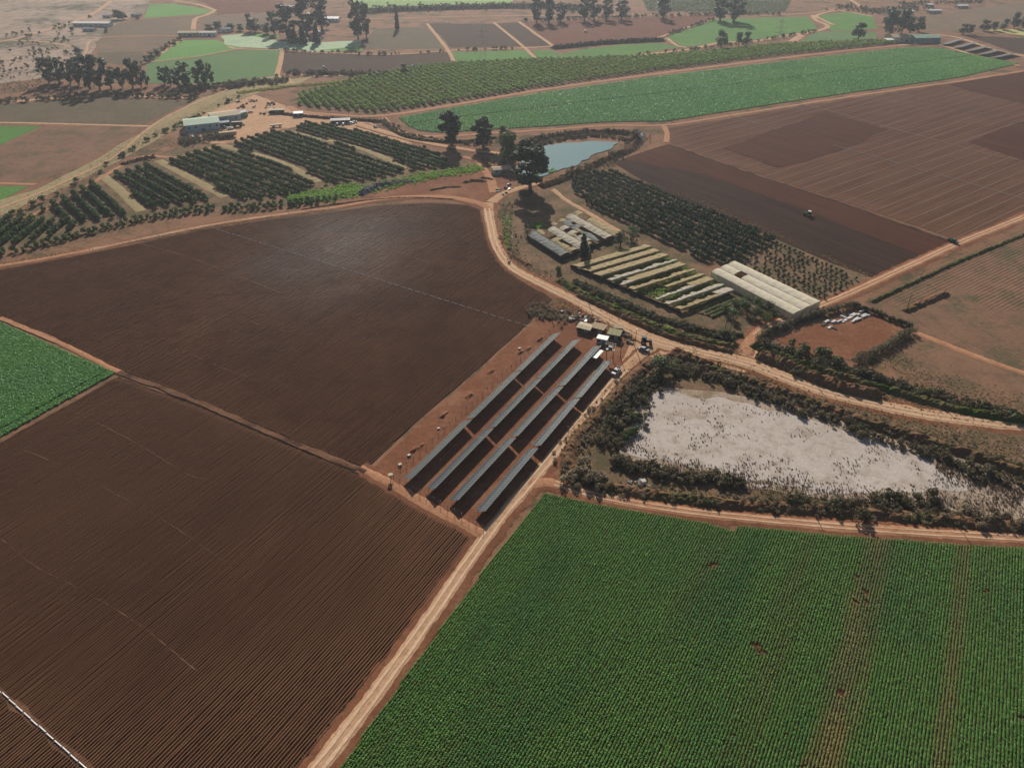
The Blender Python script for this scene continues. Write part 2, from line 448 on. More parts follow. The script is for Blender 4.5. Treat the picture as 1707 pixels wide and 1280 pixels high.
M['salt'] = soil('mat_salt', srgb(172, 161, 151), srgb(186, 176, 168), srgb(150, 136, 122), 0.03, 1.6, bs=0.2, cover=(srgb(126, 108, 92), 0.4, 0.55, 0.72))
def green_far(nm, c1, c2, c3=None, big=0.015, fine=0.5): return soil(nm, c1, c2, c3, big, fine, bs=0.9, bd=0.5)
M['g_bright'] = green_far('mat_green_bright', srgb(98, 132, 78), srgb(110, 146, 86))
M['g_mid'] = green_far('mat_green_mid', srgb(84, 118, 66), srgb(96, 130, 74), srgb(88, 112, 66))
M['g_dull'] = green_far('mat_green_dull', srgb(86, 114, 74), srgb(96, 122, 80), srgb(102, 116, 80))
M['g_pale'] = green_far('mat_green_pale', srgb(160, 176, 146), srgb(176, 190, 162), srgb(134, 158, 118), 0.04)
M['g_top'] = green_far('mat_green_top', srgb(126, 150, 100), srgb(136, 158, 106))
M['g_under'] = soil('mat_green_under', srgb(44, 58, 34), srgb(54, 66, 40), srgb(70, 60, 46), 0.03, 1.2)
M['yellowfield'] = green_far('mat_yellow_field', srgb(170, 166, 110), srgb(180, 172, 120))

# the one sheet that carries everything, out to the horizon; slightly varied far away
n_ = 60
gx = np.concatenate([np.linspace(-3600, 3600, n_)]); gy = np.linspace(-1500, 4600, n_)
XX, YY = np.meshgrid(gx, gy)
ZZ = np.zeros_like(XX)
V = np.column_stack([XX.ravel(), YY.ravel(), ZZ.ravel()])
ii = np.arange(n_ * n_).reshape(n_, n_)
F = np.column_stack([ii[:-1, :-1].ravel(), ii[:-1, 1:].ravel(), ii[1:, 1:].ravel(), ii[1:, :-1].ravel()])
tag(link('ground', mesh_np('ground', V, F, M['ground'])), kind='structure')

# ---------------------------------------------------------------- far land (top of the picture)
Z1, Z2, Z3, Z4 = 0.03, 0.07, 0.11, 0.15
FAR = [
 ('riverbed', 'riverbed', [(-260, -40), (262, -30), (240, 22), (190, 42), (158, 75), (150, 108), (60, 132), (-80, 148), (-300, 150)], Z1),
 ('field_pasture', 'g_bright', [(239, 31), (249, 7), (290, 7), (353, 17), (357, 23), (285, 28)], Z2),
 ('field_fallow', 'farbrown', [(191, 40), (239, 33), (327, 27), (322, 50), (305, 59), (174, 61)], Z2),
 ('field_fallow', 'farbrown', [(156, 71), (174, 63), (302, 62), (270, 78), (237, 88), (164, 88)], Z2),
 ('field_stubble', 'olive', [(164, 89), (240, 89), (246, 100), (222, 112), (170, 104)], Z2),
 ('field_pasture', 'g_bright', [(254, 103), (280, 83), (302, 68), (360, 67), (403, 81), (327, 96)], Z2),
 ('field_pasture', 'g_dull', [(242, 111), (254, 105), (327, 97), (403, 83), (470, 84), (460, 133), (400, 133), (355, 140), (245, 139)], Z2),
 ('field_netting', 'g_pale', [(368, 60), (400, 57), (430, 62), (470, 70), (540, 71), (600, 68), (604, 84), (520, 86), (470, 82), (400, 79), (376, 75)], Z2),
 ('field_pasture', 'g_bright', [(405, 58), (425, 55), (463, 59), (463, 65), (430, 62)], Z3),
 ('field_pasture', 'g_bright', [(528, 84), (602, 77), (604, 85)], Z3),
 ('field_ploughed', 'farred', [(308, -6), (470, -6), (476, 18), (362, 25), (356, 12)], Z2),
 ('field_fallow', 'farbrown', [(334, 30), (362, 27), (474, 20), (466, 45), (330, 49)], Z2),
 ('field_pasture', 'g_top', [(576, -8), (860, -10), (852, 9), (700, 12), (620, 17), (592, 5)], Z2),
 ('field_stubble', 'olive', [(604, 83), (622, 50), (640, 47), (710, 45), (742, 81)], Z2),
 ('field_stubble', 'fardark', [(715, 40), (820, 40), (863, 38), (918, 77), (752, 80)], Z2),
 ('field_ploughed', 'farred', [(870, 37), (1000, 33), (1189, 26), (1194, 32), (1105, 63), (1000, 70), (924, 76)], Z2),
 ('field_ploughed', 'fardark', [(473, 87), (560, 90), (677, 90), (743, 88), (755, 103), (697, 119), (652, 123), (534, 126), (468, 122)], Z2),
 ('field_pasture', 'g_mid', [(750, 87), (880, 84), (897, 103), (836, 105), (765, 105)], Z2),
 ('field_pasture', 'g_mid', [(885, 84), (920, 84), (933, 91), (968, 83), (1044, 75), (1100, 73), (1136, 79), (1005, 99), (899, 102)], Z2),
 ('field_pasture', 'g_mid', [(1108, 63), (1175, 40), (1195, 32), (1260, 31), (1349, 29), (1364, 50), (1260, 67), (1140, 78)], Z2),
 ('field_pasture', 'g_mid', [(1367, 26), (1412, 21), (1454, 27), (1464, 47), (1417, 52), (1386, 52)], Z2),
 ('field_pasture', 'g_dull', [(1336, 70), (1360, 54), (1417, 53), (1461, 55), (1461, 65), (1400, 68)], Z2),
 ('field_fallow', 'farbrown', [(1532, 28), (1574, 24), (1640, 12), (1800, -6), (1800, 28), (1707, 34), (1632, 50), (1543, 54)], Z2),
 ('field_ploughed', 'fardark', [(1608, 59), (1707, 64), (1780, 68), (1760, 96), (1690, 88)], Z2),
 ('field_stubble', 'yellowfield', [(1640, 50), (1720, 49), (1780, 54), (1707, 60)], Z2),
 ('field_vineyard', 'olive', [(1068, -8), (1325, -8), (1308, 21), (1260, 25), (1185, 22), (1080, 20)], Z2),
 ('field_stubble', 'olive', [(-80, 178), (60, 172), (180, 163), (315, 170), (280, 188), (240, 208), (-60, 203)], Z2),
 ('field_pasture', 'g_mid', [(-90, 207), (70, 210), (-20, 252), (-110, 300)], Z2),
 ('field_stubble', 'dryfield', [(75, 211), (245, 211), (190, 245), (130, 276), (60, 305), (-90, 303), (-14, 254)], Z2),
 ('field_pasture', 'g_mid', [(-90, 309), (50, 310), (-8, 341), (-90, 375)], Z2),
]
for nm, mt, px, z in FAR: sheet(nm, px, z, M[mt], 3.5, 8.0)

# ---------------------------------------------------------------- middle land
DIRT = [
 ('dry_bank', 'drygrass', [(-40, 345), (60, 316), (150, 272), (250, 213), (330, 165), (400, 146), (440, 138), (520, 128), (505, 138), (440, 152), (395, 168), (330, 200), (270, 228), (200, 268), (120, 308), (-40, 378)], Z2, 1.6),
 ('farmyard', 'road', [(300, 222), (325, 195), (380, 175), (425, 158), (470, 175), (500, 188), (560, 195), (620, 205), (645, 222), (690, 240), (640, 236), (590, 222), (520, 206), (470, 217), (400, 238), (350, 240)], Z2, 1.2),
 ('orchard_floor', 'scrubsoil', [(-60, 430), (-60, 372), (60, 345), (170, 285), (270, 255), (330, 235), (470, 212), (520, 202), (620, 220), (745, 262), (790, 272), (700, 300), (560, 335), (400, 350), (240, 368), (90, 405)], Z1, 1.2),
 ('stockyard', 'redsoil', [(600, 330), (690, 302), (800, 280), (850, 300), (850, 316), (812, 333), (740, 326), (660, 328)], Z2, 1.2),
 ('orchard_floor', 'scrubsoil', [(905, 318), (945, 290), (1020, 278), (1130, 320), (1260, 380), (1460, 466), (1380, 508), (1230, 445), (1150, 435), (1050, 385)], Z2, 0.8),
 ('waste_ground', 'scrubsoil', [(830, 335), (880, 316), (930, 318), (970, 345), (1220, 470), (1300, 510), (1240, 560), (1150, 540), (1040, 515), (950, 470), (880, 445), (845, 400)], Z1, 0.8),
 ('dry_field', 'dryfield', [(1440, 503), (1600, 427), (1760, 358), (1900, 420), (1900, 760), (1707, 690), (1560, 650), (1470, 605), (1520, 552)], Z2, 0.8),
 ('hedged_plot', 'redsoil', [(1292, 566), (1432, 516), (1512, 548), (1425, 602), (1340, 590)], Z3, 0.6),
 ('pan_margin', 'scrubsoil', [(935, 800), (960, 740), (1040, 640), (1095, 590), (1200, 605), (1330, 655), (1480, 690), (1600, 708), (1900, 730), (1900, 910), (1600, 888), (1400, 873), (1200, 850), (1060, 832), (985, 815)], Z1, 0.8),
 ('solar_yard', 'redsoil', [(612, 790), (700, 705), (820, 600), (925, 505), (985, 520), (1090, 575), (1040, 615), (960, 706), (880, 803), (812, 892)], Z2, 0.5),
]
for nm, mt, px, z, a in DIRT: sheet(nm, px, z, M[mt], a, 4.0)
sheet('junction', [(1058, 560), (1100, 558), (1150, 574), (1228, 592), (1252, 574), (1276, 602), (1240, 622), (1170, 602), (1112, 590), (1078, 600), (1052, 614), (1036, 602)], 0.13, M['road'], 1.2, 2.0)

# pale cracked pan of the dried-out pond
PAN = [(1042, 752), (1062, 715), (1085, 668), (1105, 655), (1150, 662), (1230, 668), (1330, 695), (1430, 722), (1490, 746), (1540, 770), (1580, 788), (1620, 806), (1590, 814), (1540, 818), (1520, 824), (1480, 826), (1400, 822), (1320, 812), (1240, 800), (1180, 785), (1100, 770)]
M['saltedge'] = soil('mat_salt_edge', srgb(156, 140, 122), srgb(170, 154, 138), srgb(136, 118, 100), 0.05, 1.6, bs=0.4, cover=(srgb(118, 102, 84), 0.6, 0.5, 0.66))
PANE = [(1028, 762), (1050, 712), (1076, 662), (1100, 645), (1160, 652), (1240, 660), (1340, 686), (1440, 714), (1500, 736), (1570, 760), (1650, 782), (1760, 836), (1720, 868), (1640, 862), (1560, 846), (1480, 838), (1400, 834), (1320, 824), (1240, 812), (1180, 797), (1100, 781)]
sheet('pan_shore', PANE, Z3, M['saltedge'], 1.8, 2.0)
sheet('salt_pan', PAN, Z4, M['salt'], 2.6, 1.6)

# ---------------------------------------------------------------- big striped plot and dark ploughed strip (right)
STRIPE = GP([(1118, 240), (1113, 214), (1200, 200), (1300, 183), (1450, 160), (1580, 140), (1707, 122), (1900, 100), (1900, 260), (1707, 352), (1600, 402), (1400, 335), (1240, 283)])
sheet('field_striped', [(p.x, p.y) for p in STRIPE], Z1, M['stripe'], 0.6, 6, world=True)
M['stripe_r'] = soil('mat_stripe_ridge', srgb(98, 70, 57), srgb(110, 82, 67), srgb(84, 60, 48), 0.02, 1.2, streak=(54, 3.0))
ridges('field_ridges', STRIPE, 54.0, 1.5, 0.17, M['stripe_r'], 14.0, Z1 + 0.01, 0.05)
for nm, px in (('ploughed_patch', [(1205, 248), (1375, 187), (1480, 217), (1420, 244), (1300, 281)]), ('ploughed_patch', [(1578, 142), (1707, 121), (1900, 98), (1900, 215), (1707, 174)]), ('ploughed_patch', [(1612, 238), (1690, 208), (1900, 170), (1900, 290), (1707, 268)])):
    sheet(nm, px, Z4 + 0.12, M['plough'], 3.0, 4)
M['trace'] = plain('mat_trace', srgb(104, 77, 61), 0.9, 0.05, var=0.5, sc_=1.0)
M['pale_line'] = plain('mat_pale_line', srgb(116, 90, 75), 0.9, 0.1, var=0.2)
for k, (a, b, c) in enumerate(row_spans(STRIPE, 54.0, 9.0, 2.0)):
    ribbon('tyre_track', [a, b], 0.6, Z4 + 0.06 + 0.0, M['pale_line'], 0.25, 8.0, world=True)
STRIP = GP([(1022, 272), (1060, 258), (1113, 241), (1240, 286), (1400, 339), (1592, 407), (1540, 430), (1455, 464), (1390, 441), (1240, 376), (1100, 318)])
sheet('field_ploughed_strip', [(p.x, p.y) for p in STRIP], Z2, M['plough_b'], 0.8, 5, world=True)
sheet('ploughed_patch', [(1040, 266), (1112, 242), (1240, 287), (1400, 340), (1588, 407), (1540, 428), (1340, 350), (1180, 292)], Z3, M['plough'], 0.8, 5)

# ---------------------------------------------------------------- the near dark field, ridge by ridge
DF_UP = GP([(-60, 462), (0, 450), (120, 428), (240, 404), (345, 382), (440, 367), (540, 355), (640, 341), (720, 338), (780, 342), (803, 350), (808, 372), (818, 405), (838, 442), (880, 476), (908, 490), (920, 500), (880, 540), (760, 648), (690, 707), (610, 782), (480, 730), (330, 667), (200, 617), (100, 575), (-60, 505)])
DF_LO = GP([(-60, 770), (0, 738), (198, 628), (330, 676), (480, 740), (606, 792), (700, 843), (798, 894), (690, 1035), (590, 1160), (498, 1280), (460, 1330), (-80, 1330)])
def damp(m, lo, hi, r0, r1, sp_):
    n = m.node_tree; b = n.nodes['Principled BSDF']; f = noise_n(n, pos(n), 0.03, 6, 0.65, 0.8)
    c0 = G(570, 412); v = pos(n); sb = n.nodes.new('ShaderNodeVectorMath'); sb.operation = 'SUBTRACT'; sb.inputs[1].default_value = (c0.x, c0.y, 0.2); n.links.new(v, sb.inputs[0])
    ml = n.nodes.new('ShaderNodeVectorMath'); ml.operation = 'MULTIPLY'; ml.inputs[1].default_value = (1 / 95.0, 1 / 150.0, 0); n.links.new(sb.outputs[0], ml.inputs[0])
    le = n.nodes.new('ShaderNodeVectorMath'); le.operation = 'LENGTH'; n.links.new(ml.outputs[0], le.inputs[0])
    ad = n.nodes.new('ShaderNodeMath'); ad.operation = 'MULTIPLY_ADD'; ad.inputs[1].default_value = 0.6; n.links.new(f, ad.inputs[0]); n.links.new(le.outputs['Value'], ad.inputs[2])
    wet = ramp(n, ad.outputs[0], [(0.25, (1, 1, 1)), (1.0, (0, 0, 0))])       # a watered patch with an uneven outline
    n.links.new(ramp(n, wet, [(0.0, (r1, r1, r1)), (1.0, (r0, r0, r0))]), b.inputs['Roughness'])
    sv = n.nodes.new('ShaderNodeMath'); sv.operation = 'MULTIPLY_ADD'; sv.inputs[1].default_value = sp_; sv.inputs[2].default_value = 0.03; n.links.new(wet, sv.inputs[0]); n.links.new(sv.outputs[0], b.inputs['Specular IOR Level'])
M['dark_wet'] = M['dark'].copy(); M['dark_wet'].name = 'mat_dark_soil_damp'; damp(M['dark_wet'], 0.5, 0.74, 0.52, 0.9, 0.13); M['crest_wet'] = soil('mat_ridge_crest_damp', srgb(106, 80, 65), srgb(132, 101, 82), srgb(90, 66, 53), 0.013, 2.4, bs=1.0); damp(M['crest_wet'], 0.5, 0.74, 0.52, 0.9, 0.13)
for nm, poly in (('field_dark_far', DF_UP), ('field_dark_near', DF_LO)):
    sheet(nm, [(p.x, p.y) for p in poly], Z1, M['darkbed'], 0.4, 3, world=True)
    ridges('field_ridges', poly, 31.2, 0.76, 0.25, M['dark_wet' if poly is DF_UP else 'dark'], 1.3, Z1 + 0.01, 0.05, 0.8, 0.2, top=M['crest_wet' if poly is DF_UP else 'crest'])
# drag marks across the ridges
M['drag'] = soil('mat_drag', srgb(104, 78, 62), srgb(120, 92, 74), None, 0.1, 2.0, cover=(srgb(72, 54, 46), 0.8, 0.45, 0.6))
ribbon('field_track', [(0, 530), (100, 572), (197, 621)], [2.0, 2.4, 2.6], Z4 + 0.08, M['redroad'], 0.7)
ribbon('field_track', [(197, 621), (330, 671), (480, 735), (610, 787)], [2.4, 2.0, 2.2, 2.6], Z4 + 0.09, M['drag'], 0.9)
for pl, wd in (([(0, 735), (110, 780), (250, 855), (330, 905), (430, 980)], 0.35), ([(105, 678), (220, 735), (310, 790), (345, 800)], 0.4), ([(0, 897), (60, 945), (120, 975), (230, 1040), (330, 1120)], 0.4), ([(305, 585), (360, 610), (410, 628)], 0.35), ([(180, 395), (300, 425), (420, 470), (470, 490)], 0.5), ([(400, 375), (520, 388), (640, 415), (720, 440)], 0.5), ([(380, 520), (440, 545), (520, 560)], 0.3)):
    ribbon('pipe_trace', pl, wd * 0.45, Z4 + 0.1, M['trace'], 0.45, 1.0)
ribbon('field_edge', [(-20, 1140), (60, 1206), (150, 1288)], [1.6, 1.8, 1.6], Z4 + 0.02, M['drag'], 1.2)

# ---------------------------------------------------------------- roads and tracks
RD = [
 ('road', 'road', [(440, 1390), (530, 1280), (660, 1110), (810, 895), (885, 803), (965, 706), (1040, 617), (1090, 575)], [5.6, 5.6, 5.4, 5.2, 5.2, 5.0, 5.0, 7.0], 0.17),
 ('road', 'road', [(814, 338), (816, 365), (826, 405), (850, 443), (900, 472), (960, 502), (1030, 540), (1090, 568), (1150, 583), (1240, 604), (1320, 634), (1400, 660), (1500, 683), (1600, 699), (1707, 710), (1950, 725)], [7, 6.5, 6.2, 6.4, 6.8, 7.5, 9, 11, 10.5, 10, 9.2, 8.6, 8.4, 8.2, 8, 8], 0.19),
 ('road', 'redroad', [(-60, 452), (60, 434), (150, 417), (250, 396), (350, 376), (440, 362), (560, 346), (650, 331), (740, 329), (800, 340), (818, 352)], [3.4, 3.4, 3.4, 3.4, 3.4, 3.4, 3.6, 5, 6, 6, 5], 0.20),
 ('road', 'redroad', [(1238, 590), (1258, 560), (1290, 540), (1380, 505), (1480, 460), (1600, 405), (1707, 362), (1900, 280)], [6, 5.4, 5, 5, 5.2, 5.4, 5.4, 5.4], 0.21),
 ('road', 'redroad', [(880, 806), (925, 806), (990, 826), (1080, 843), (1180, 857), (1300, 869), (1400, 878), (1500, 885), (1600, 892), (1707, 898), (1900, 905)], [6, 4, 4.4, 4.4, 4.2, 4.4, 4.6, 4.6, 4.4, 4.4, 4.4], 0.22),
 ('road', 'redroad', [(600, 780), (650, 806), (720, 846), (808, 893)], [3, 3.4, 3.8, 3.6], 0.23),
 ('road', 'road', [(600, 208), (660, 226), (720, 240), (780, 250), (840, 258), (842, 266)], [9, 7, 6, 5.5, 5, 4], 0.2),
 ('road', 'redroad', [(772, 262), (795, 268), (806, 282), (818, 300), (824, 322)], [4, 4.5, 5, 6, 6], 0.24),
 ('road', 'road', [(820, 338), (838, 324), (870, 313), (900, 306)], [7, 6, 5, 4], 0.25),
 ('track', 'redroad', [(640, 196), (655, 212), (685, 224), (735, 228), (830, 222), (930, 216), (1010, 210), (1110, 209), (1200, 196), (1300, 180), (1450, 157), (1600, 136), (1707, 119), (1900, 92)], 4.0, 0.2),
 ('track', 'redroad', [(1106, 210), (1112, 222), (1110, 238)], 4.0, 0.22),
 ('track', 'redroad', [(480, 178), (500, 186), (560, 192), (640, 193), (760, 175), (900, 151), (1100, 123), (1300, 98), (1420, 84), (1500, 76)], 5.5, 0.2),
 ('track', 'redroad', [(1520, 552), (1620, 592), (1707, 622), (1850, 665)], 3.4, 0.2),
 ('track', 'road', [(0, 348), (90, 312), (190, 262), (250, 213), (300, 184), (380, 150)], 2.2, 0.18),
 ('track', 'redroad', [(40, 364), (100, 338), (170, 296), (235, 262), (300, 262), (380, 238), (475, 214)], 3.6, 0.2),
 ('track', 'road', [(922, 316), (945, 335), (975, 352), (1030, 385), (1060, 400)], 3.0, 0.2),
 ('track', 'road', [(-60, 204), (60, 206), (250, 211)], 4, 0.16), ('track', 'redroad', [(-60, 305), (60, 308)], 4, 0.16),
 # far tracks
 ('track', 'road', [(-60, 78), (20, 66), (70, 52), (120, 38), (160, 20), (185, 2)], 7, 0.16),
 ('track', 'road', [(120, 78), (70, 70), (20, 68)], 5, 0.17), ('track', 'road', [(0, 172), (100, 163), (190, 160), (330, 164)], 7, 0.17),
 ('track', 'road', [(140, 92), (165, 64), (305, 60)], 3, 0.16), ('track', 'road', [(240, 108), (270, 88), (302, 66)], 5, 0.16),
 ('track', 'road', [(358, 18), (345, 25), (326, 32), (322, 50)], 6, 0.16), ('track', 'road', [(290, 2), (330, 8), (360, 18)], 6, 0.17), ('track', 'road', [(250, 104), (330, 94), (405, 80)], 2.5, 0.16),
 ('track', 'road', [(380, 78), (400, 82), (470, 84), (560, 89), (660, 91), (760, 84), (860, 81), (925, 77), (1000, 71), (1090, 64), (1140, 48), (1195, 31)], 4, 0.18),
 ('track', 'road', [(471, 85), (466, 110), (462, 126), (470, 136)], 5, 0.17), ('track', 'road', [(478, 121), (530, 127), (640, 124), (700, 116)], 4, 0.17),
 ('track', 'road', [(300, 150), (400, 137), (470, 128), (485, 140)], 5, 0.17),
 ('track', 'road', [(712, 40), (745, 82), (757, 104)], 4, 0.19), ('track', 'road', [(823, 38), (872, 78), (897, 103)], 4, 0.19), ('track', 'road', [(865, 37), (923, 78)], 4, 0.19),
 ('track', 'road', [(990, 100), (1040, 94), (1140, 84), (1200, 72), (1260, 69), (1310, 60), (1362, 52), (1380, 44), (1360, 34), (1355, 26)], 6, 0.18),
 ('track', 'road', [(1112, 64), (1128, 76), (1145, 80)], 4, 0.19), ('track', 'road', [(1320, 70), (1335, 60), (1345, 54)], 9, 0.17), ('track', 'road', [(1390, 42), (1372, 34), (1362, 26), (1395, 18), (1412, 20), (1455, 28)], 5, 0.18),
 ('track', 'road', [(570, 33), (650, 31), (830, 27), (1000, 26), (1180, 25), (1260, 27), (1350, 22), (1400, 14)], 3.5, 0.16), ('track', 'road', [(1412, -4), (1436, 12)], 5, 0.16),
 ('track', 'road', [(1560, 58), (1600, 64), (1660, 84), (1707, 94), (1800, 112)], 6, 0.17), ('track', 'road', [(1500, 76), (1560, 74), (1640, 98), (1700, 110)], 5, 0.19),
]
for k_, (nm, mt, px, wd, z) in enumerate(RD):
    if k_ < 9:
        w2 = [q + 3.2 for q in wd]; ribbon('road_shoulder', px, w2, 0.155, M['redsoil'], 1.8, 1.2)
    ribbon(nm, px, wd, z, M[mt], 0.9 if k_ < 18 else 0.6, 1.2 if k_ < 9 else 2.0)
# wheel ruts, pale and dusty, on the near roads
def ruts(px, off, wd, z):
    P = GP(px); S = smooth_line(P, 6)
    for s in off:
        Q = []
        for i, q in enumerate(S):
            d = (S[min(i + 1, len(S) - 1)] - S[max(0, i - 1)]).normalized()
            Q.append(Vector((q.x - d.y * (s + 0.3 * nz(q.x, q.y, 0.05)), q.y + d.x * (s + 0.3 * nz(q.x, q.y, 0.05)), 0)))
        ribbon('wheel_rut', Q, wd, z, M['rut'], 0.35, 2.0, world=True)
ruts([(440, 1390), (530, 1280), (660, 1110), (810, 895), (885, 803), (965, 706), (1040, 617)], (-1.0, 0.9), 0.75, 0.215)
ruts([(814, 348), (818, 370), (826, 405), (850, 443), (900, 472), (960, 502), (1030, 540), (1090, 568), (1150, 583), (1240, 604), (1320, 634), (1400, 660), (1500, 683), (1600, 699), (1707, 710)], (-1.7, 0.6), 0.8, 0.235)
ruts([(1258, 560), (1290, 540), (1380, 505), (1480, 460), (1600, 405), (1707, 362)], (-0.9, 0.9), 0.6, 0.25)
ruts([(925, 806), (990, 826), (1080, 843), (1180, 857), (1300, 869), (1400, 878), (1500, 885), (1600, 892), (1707, 898)], (-0.8, 0.8), 0.5, 0.255)
ruts([(150, 417), (250, 396), (350, 376), (440, 362), (560, 346)], (-0.7, 0.7), 0.5, 0.24)

# ---------------------------------------------------------------- water
mw, nw, bw = newmat('mat_water')
bw.inputs['Specular IOR Level'].default_value = 0.22; bw.inputs['Base Color'].default_value = (0.075, 0.19, 0.21, 1); bw.inputs['Roughness'].default_value = 0.06; bw.inputs['IOR'].default_value = 1.33
v_ = pos(nw); bump(nw, bw, noise_n(nw, v_, 0.9, 3, 0.5), 0.05, 0.1); M['water'] = mw
POND = [(858, 290), (868, 262), (884, 250), (930, 240), (985, 237), (1030, 237), (1022, 246), (985, 262), (955, 278), (920, 290), (890, 300)]
sheet('pond', POND, 0.3, M['water'], 3.0, 2.0)
ribbon('canal_water', [(850, 362), (849, 380), (853, 398), (858, 420)], 1.2, 0.2, M['water'], 0.2)
ribbon('canal_water', [(1065, 220), (1072, 230), (1066, 245)], 1.5, 0.3, M['water'], 0.2)

# ---------------------------------------------------------------- earth banks
M['bank'] = soil('mat_bank', srgb(110, 84, 66), srgb(128, 98, 78), srgb(88, 76, 58), 0.08, 1.6, cover=(srgb(84, 80, 52), 0.8, 0.48, 0.62), bs=1.0, bd=0.25)
M['bank_g'] = soil('mat_bank_green', srgb(88, 80, 56), srgb(104, 92, 66), srgb(66, 72, 42), 0.1, 1.6, cover=(srgb(62, 76, 36), 0.6, 0.46, 0.58), bs=1.0, bd=0.25)
M['ditch'] = soil('mat_ditch', srgb(70, 60, 48), srgb(84, 72, 58), srgb(60, 60, 42), 0.08, 1.2)
BK = [
 ('earth_bank', 'bank', [(848, 296), (852, 268), (870, 242), (920, 228), (985, 222), (1045, 224), (1062, 236), (1046, 252), (1005, 270), (965, 288), (925, 304), (900, 312)], 9, 2.4),
 ('earth_bank', 'bank_g', [(640, 200), (655, 218), (690, 232), (760, 238), (830, 230)], 5, 1.4),
 ('earth_bank', 'bank', [(455, 188), (480, 192), (560, 199), (640, 204)], 5, 1.6),
 ('earth_bank', 'bank_g', [(930, 466), (980, 496), (1040, 522), (1100, 548), (1160, 565), (1230, 580)], 6, 1.3),
 ('earth_bank', 'bank', [(960, 492), (1030, 524), (1100, 556), (1160, 574), (1225, 588)], 4, 1.5),
 ('earth_bank', 'bank', [(1262, 592), (1300, 606), (1350, 628), (1400, 646), (1470, 662)], 8, 2.6),
 ('earth_bank', 'bank_g', [(1250, 574), (1330, 604), (1410, 630), (1500, 656), (1600, 684), (1707, 702), (1850, 722)], 6, 1.6),
 ('earth_bank', 'bank', [(1110, 590), (1160, 606), (1230, 632), (1320, 660), (1400, 690), (1500, 722), (1600, 752), (1707, 790), (1850, 830)], 6, 1.8),
 ('earth_bank', 'bank', [(1120, 582), (1160, 600), (1215, 622)], 4, 1.6),
 ('earth_bank', 'bank', [(985, 806), (950, 770), (960, 735), (1000, 690), (1050, 635), (1092, 598)], 6, 1.6),
 ('earth_bank', 'bank', [(1000, 812), (1100, 826), (1200, 838), (1300, 846), (1400, 852), (1520, 862), (1620, 872), (1707, 880), (1850, 890)], 6, 1.3),
 ('earth_bank', 'bank', [(1505, 520), (1540, 505), (1580, 488)], 5, 1.4),
 ('earth_bank', 'bank_g', [(1450, 505), (1520, 473), (1610, 432), (1707, 392), (1850, 330)], 3, 1.0),
 ('earth_bank', 'bank', [(850, 345), (845, 370), (850, 400), (865, 430), (885, 445)], 4, 0.9),
 ('earth_bank', 'bank', [(500, 350), (600, 336), (680, 330), (760, 333)], 1.4, 0.5),
 ('earth_bank', 'bank', [(200, 276), (230, 268), (262, 262)], 6, 1.6),
 ('earth_bank', 'ditch', [(920, 82), (1000, 74), (1108, 68)], 16, 3.5),
 ('earth_bank', 'ditch', [(600, 22), (700, 17), (860, 13), (1000, 16)], 30, 5.0),
]
for nm, mt, px, wd, hh in BK: bank(nm, px, wd, hh, M[mt], 1.6 if max(hh if isinstance(hh, list) else [hh]) > 3 else 0.9, 0.0, 0.55)
for (x, y, a, b) in ((1450, 834, 20, 3), (1350, 822, 24, 3), (1270, 811, 20, 3), (1070, 740, 8, 10)):
    sheet('salt_patch', [(x + a * math.cos(t) * random.uniform(.6, 1.1), y + b * math.sin(t) * random.uniform(.6, 1.1)) for t in np.linspace(0, 6.28, 15)[:-1]], Z4 - 0.01, M['salt'], 0.8, 1.2)
DRYR = GP([(1450, 500), (1600, 430), (1707, 386), (1800, 420), (1800, 520), (1640, 520), (1590, 478), (1500, 515)])
ridges('field_ridges', DRYR, 56.0, 1.7, 0.13, M['dryfield'], 4.0, Z2 + 0.03, 0.08, endjit=3.0)
ridges('field_ridges', GP([(1535, 560), (1620, 505), (1707, 540), (1790, 580), (1790, 640), (1700, 612), (1620, 585)]), 150.0, 2.2, 0.09, M['dryfield'], 4.0, Z2 + 0.03, 0.12, endjit=3.0)

# ================================================================== VEGETATION
def HT(px, pyb, pyt):
    """height of an upright thing that stands at (px,pyb) and reaches up to picture row pyt"""
    b = G(px, pyb); u = (px - CXP) / FPX; v = -(pyt - CYP) / FPX
    t = b.y / (cp + v * sp); return H + (-sp + v * cp) * t
def WD(px, py, wpx):
    b = G(px, py); return wpx / FPX * (b.y * cp + H * sp)

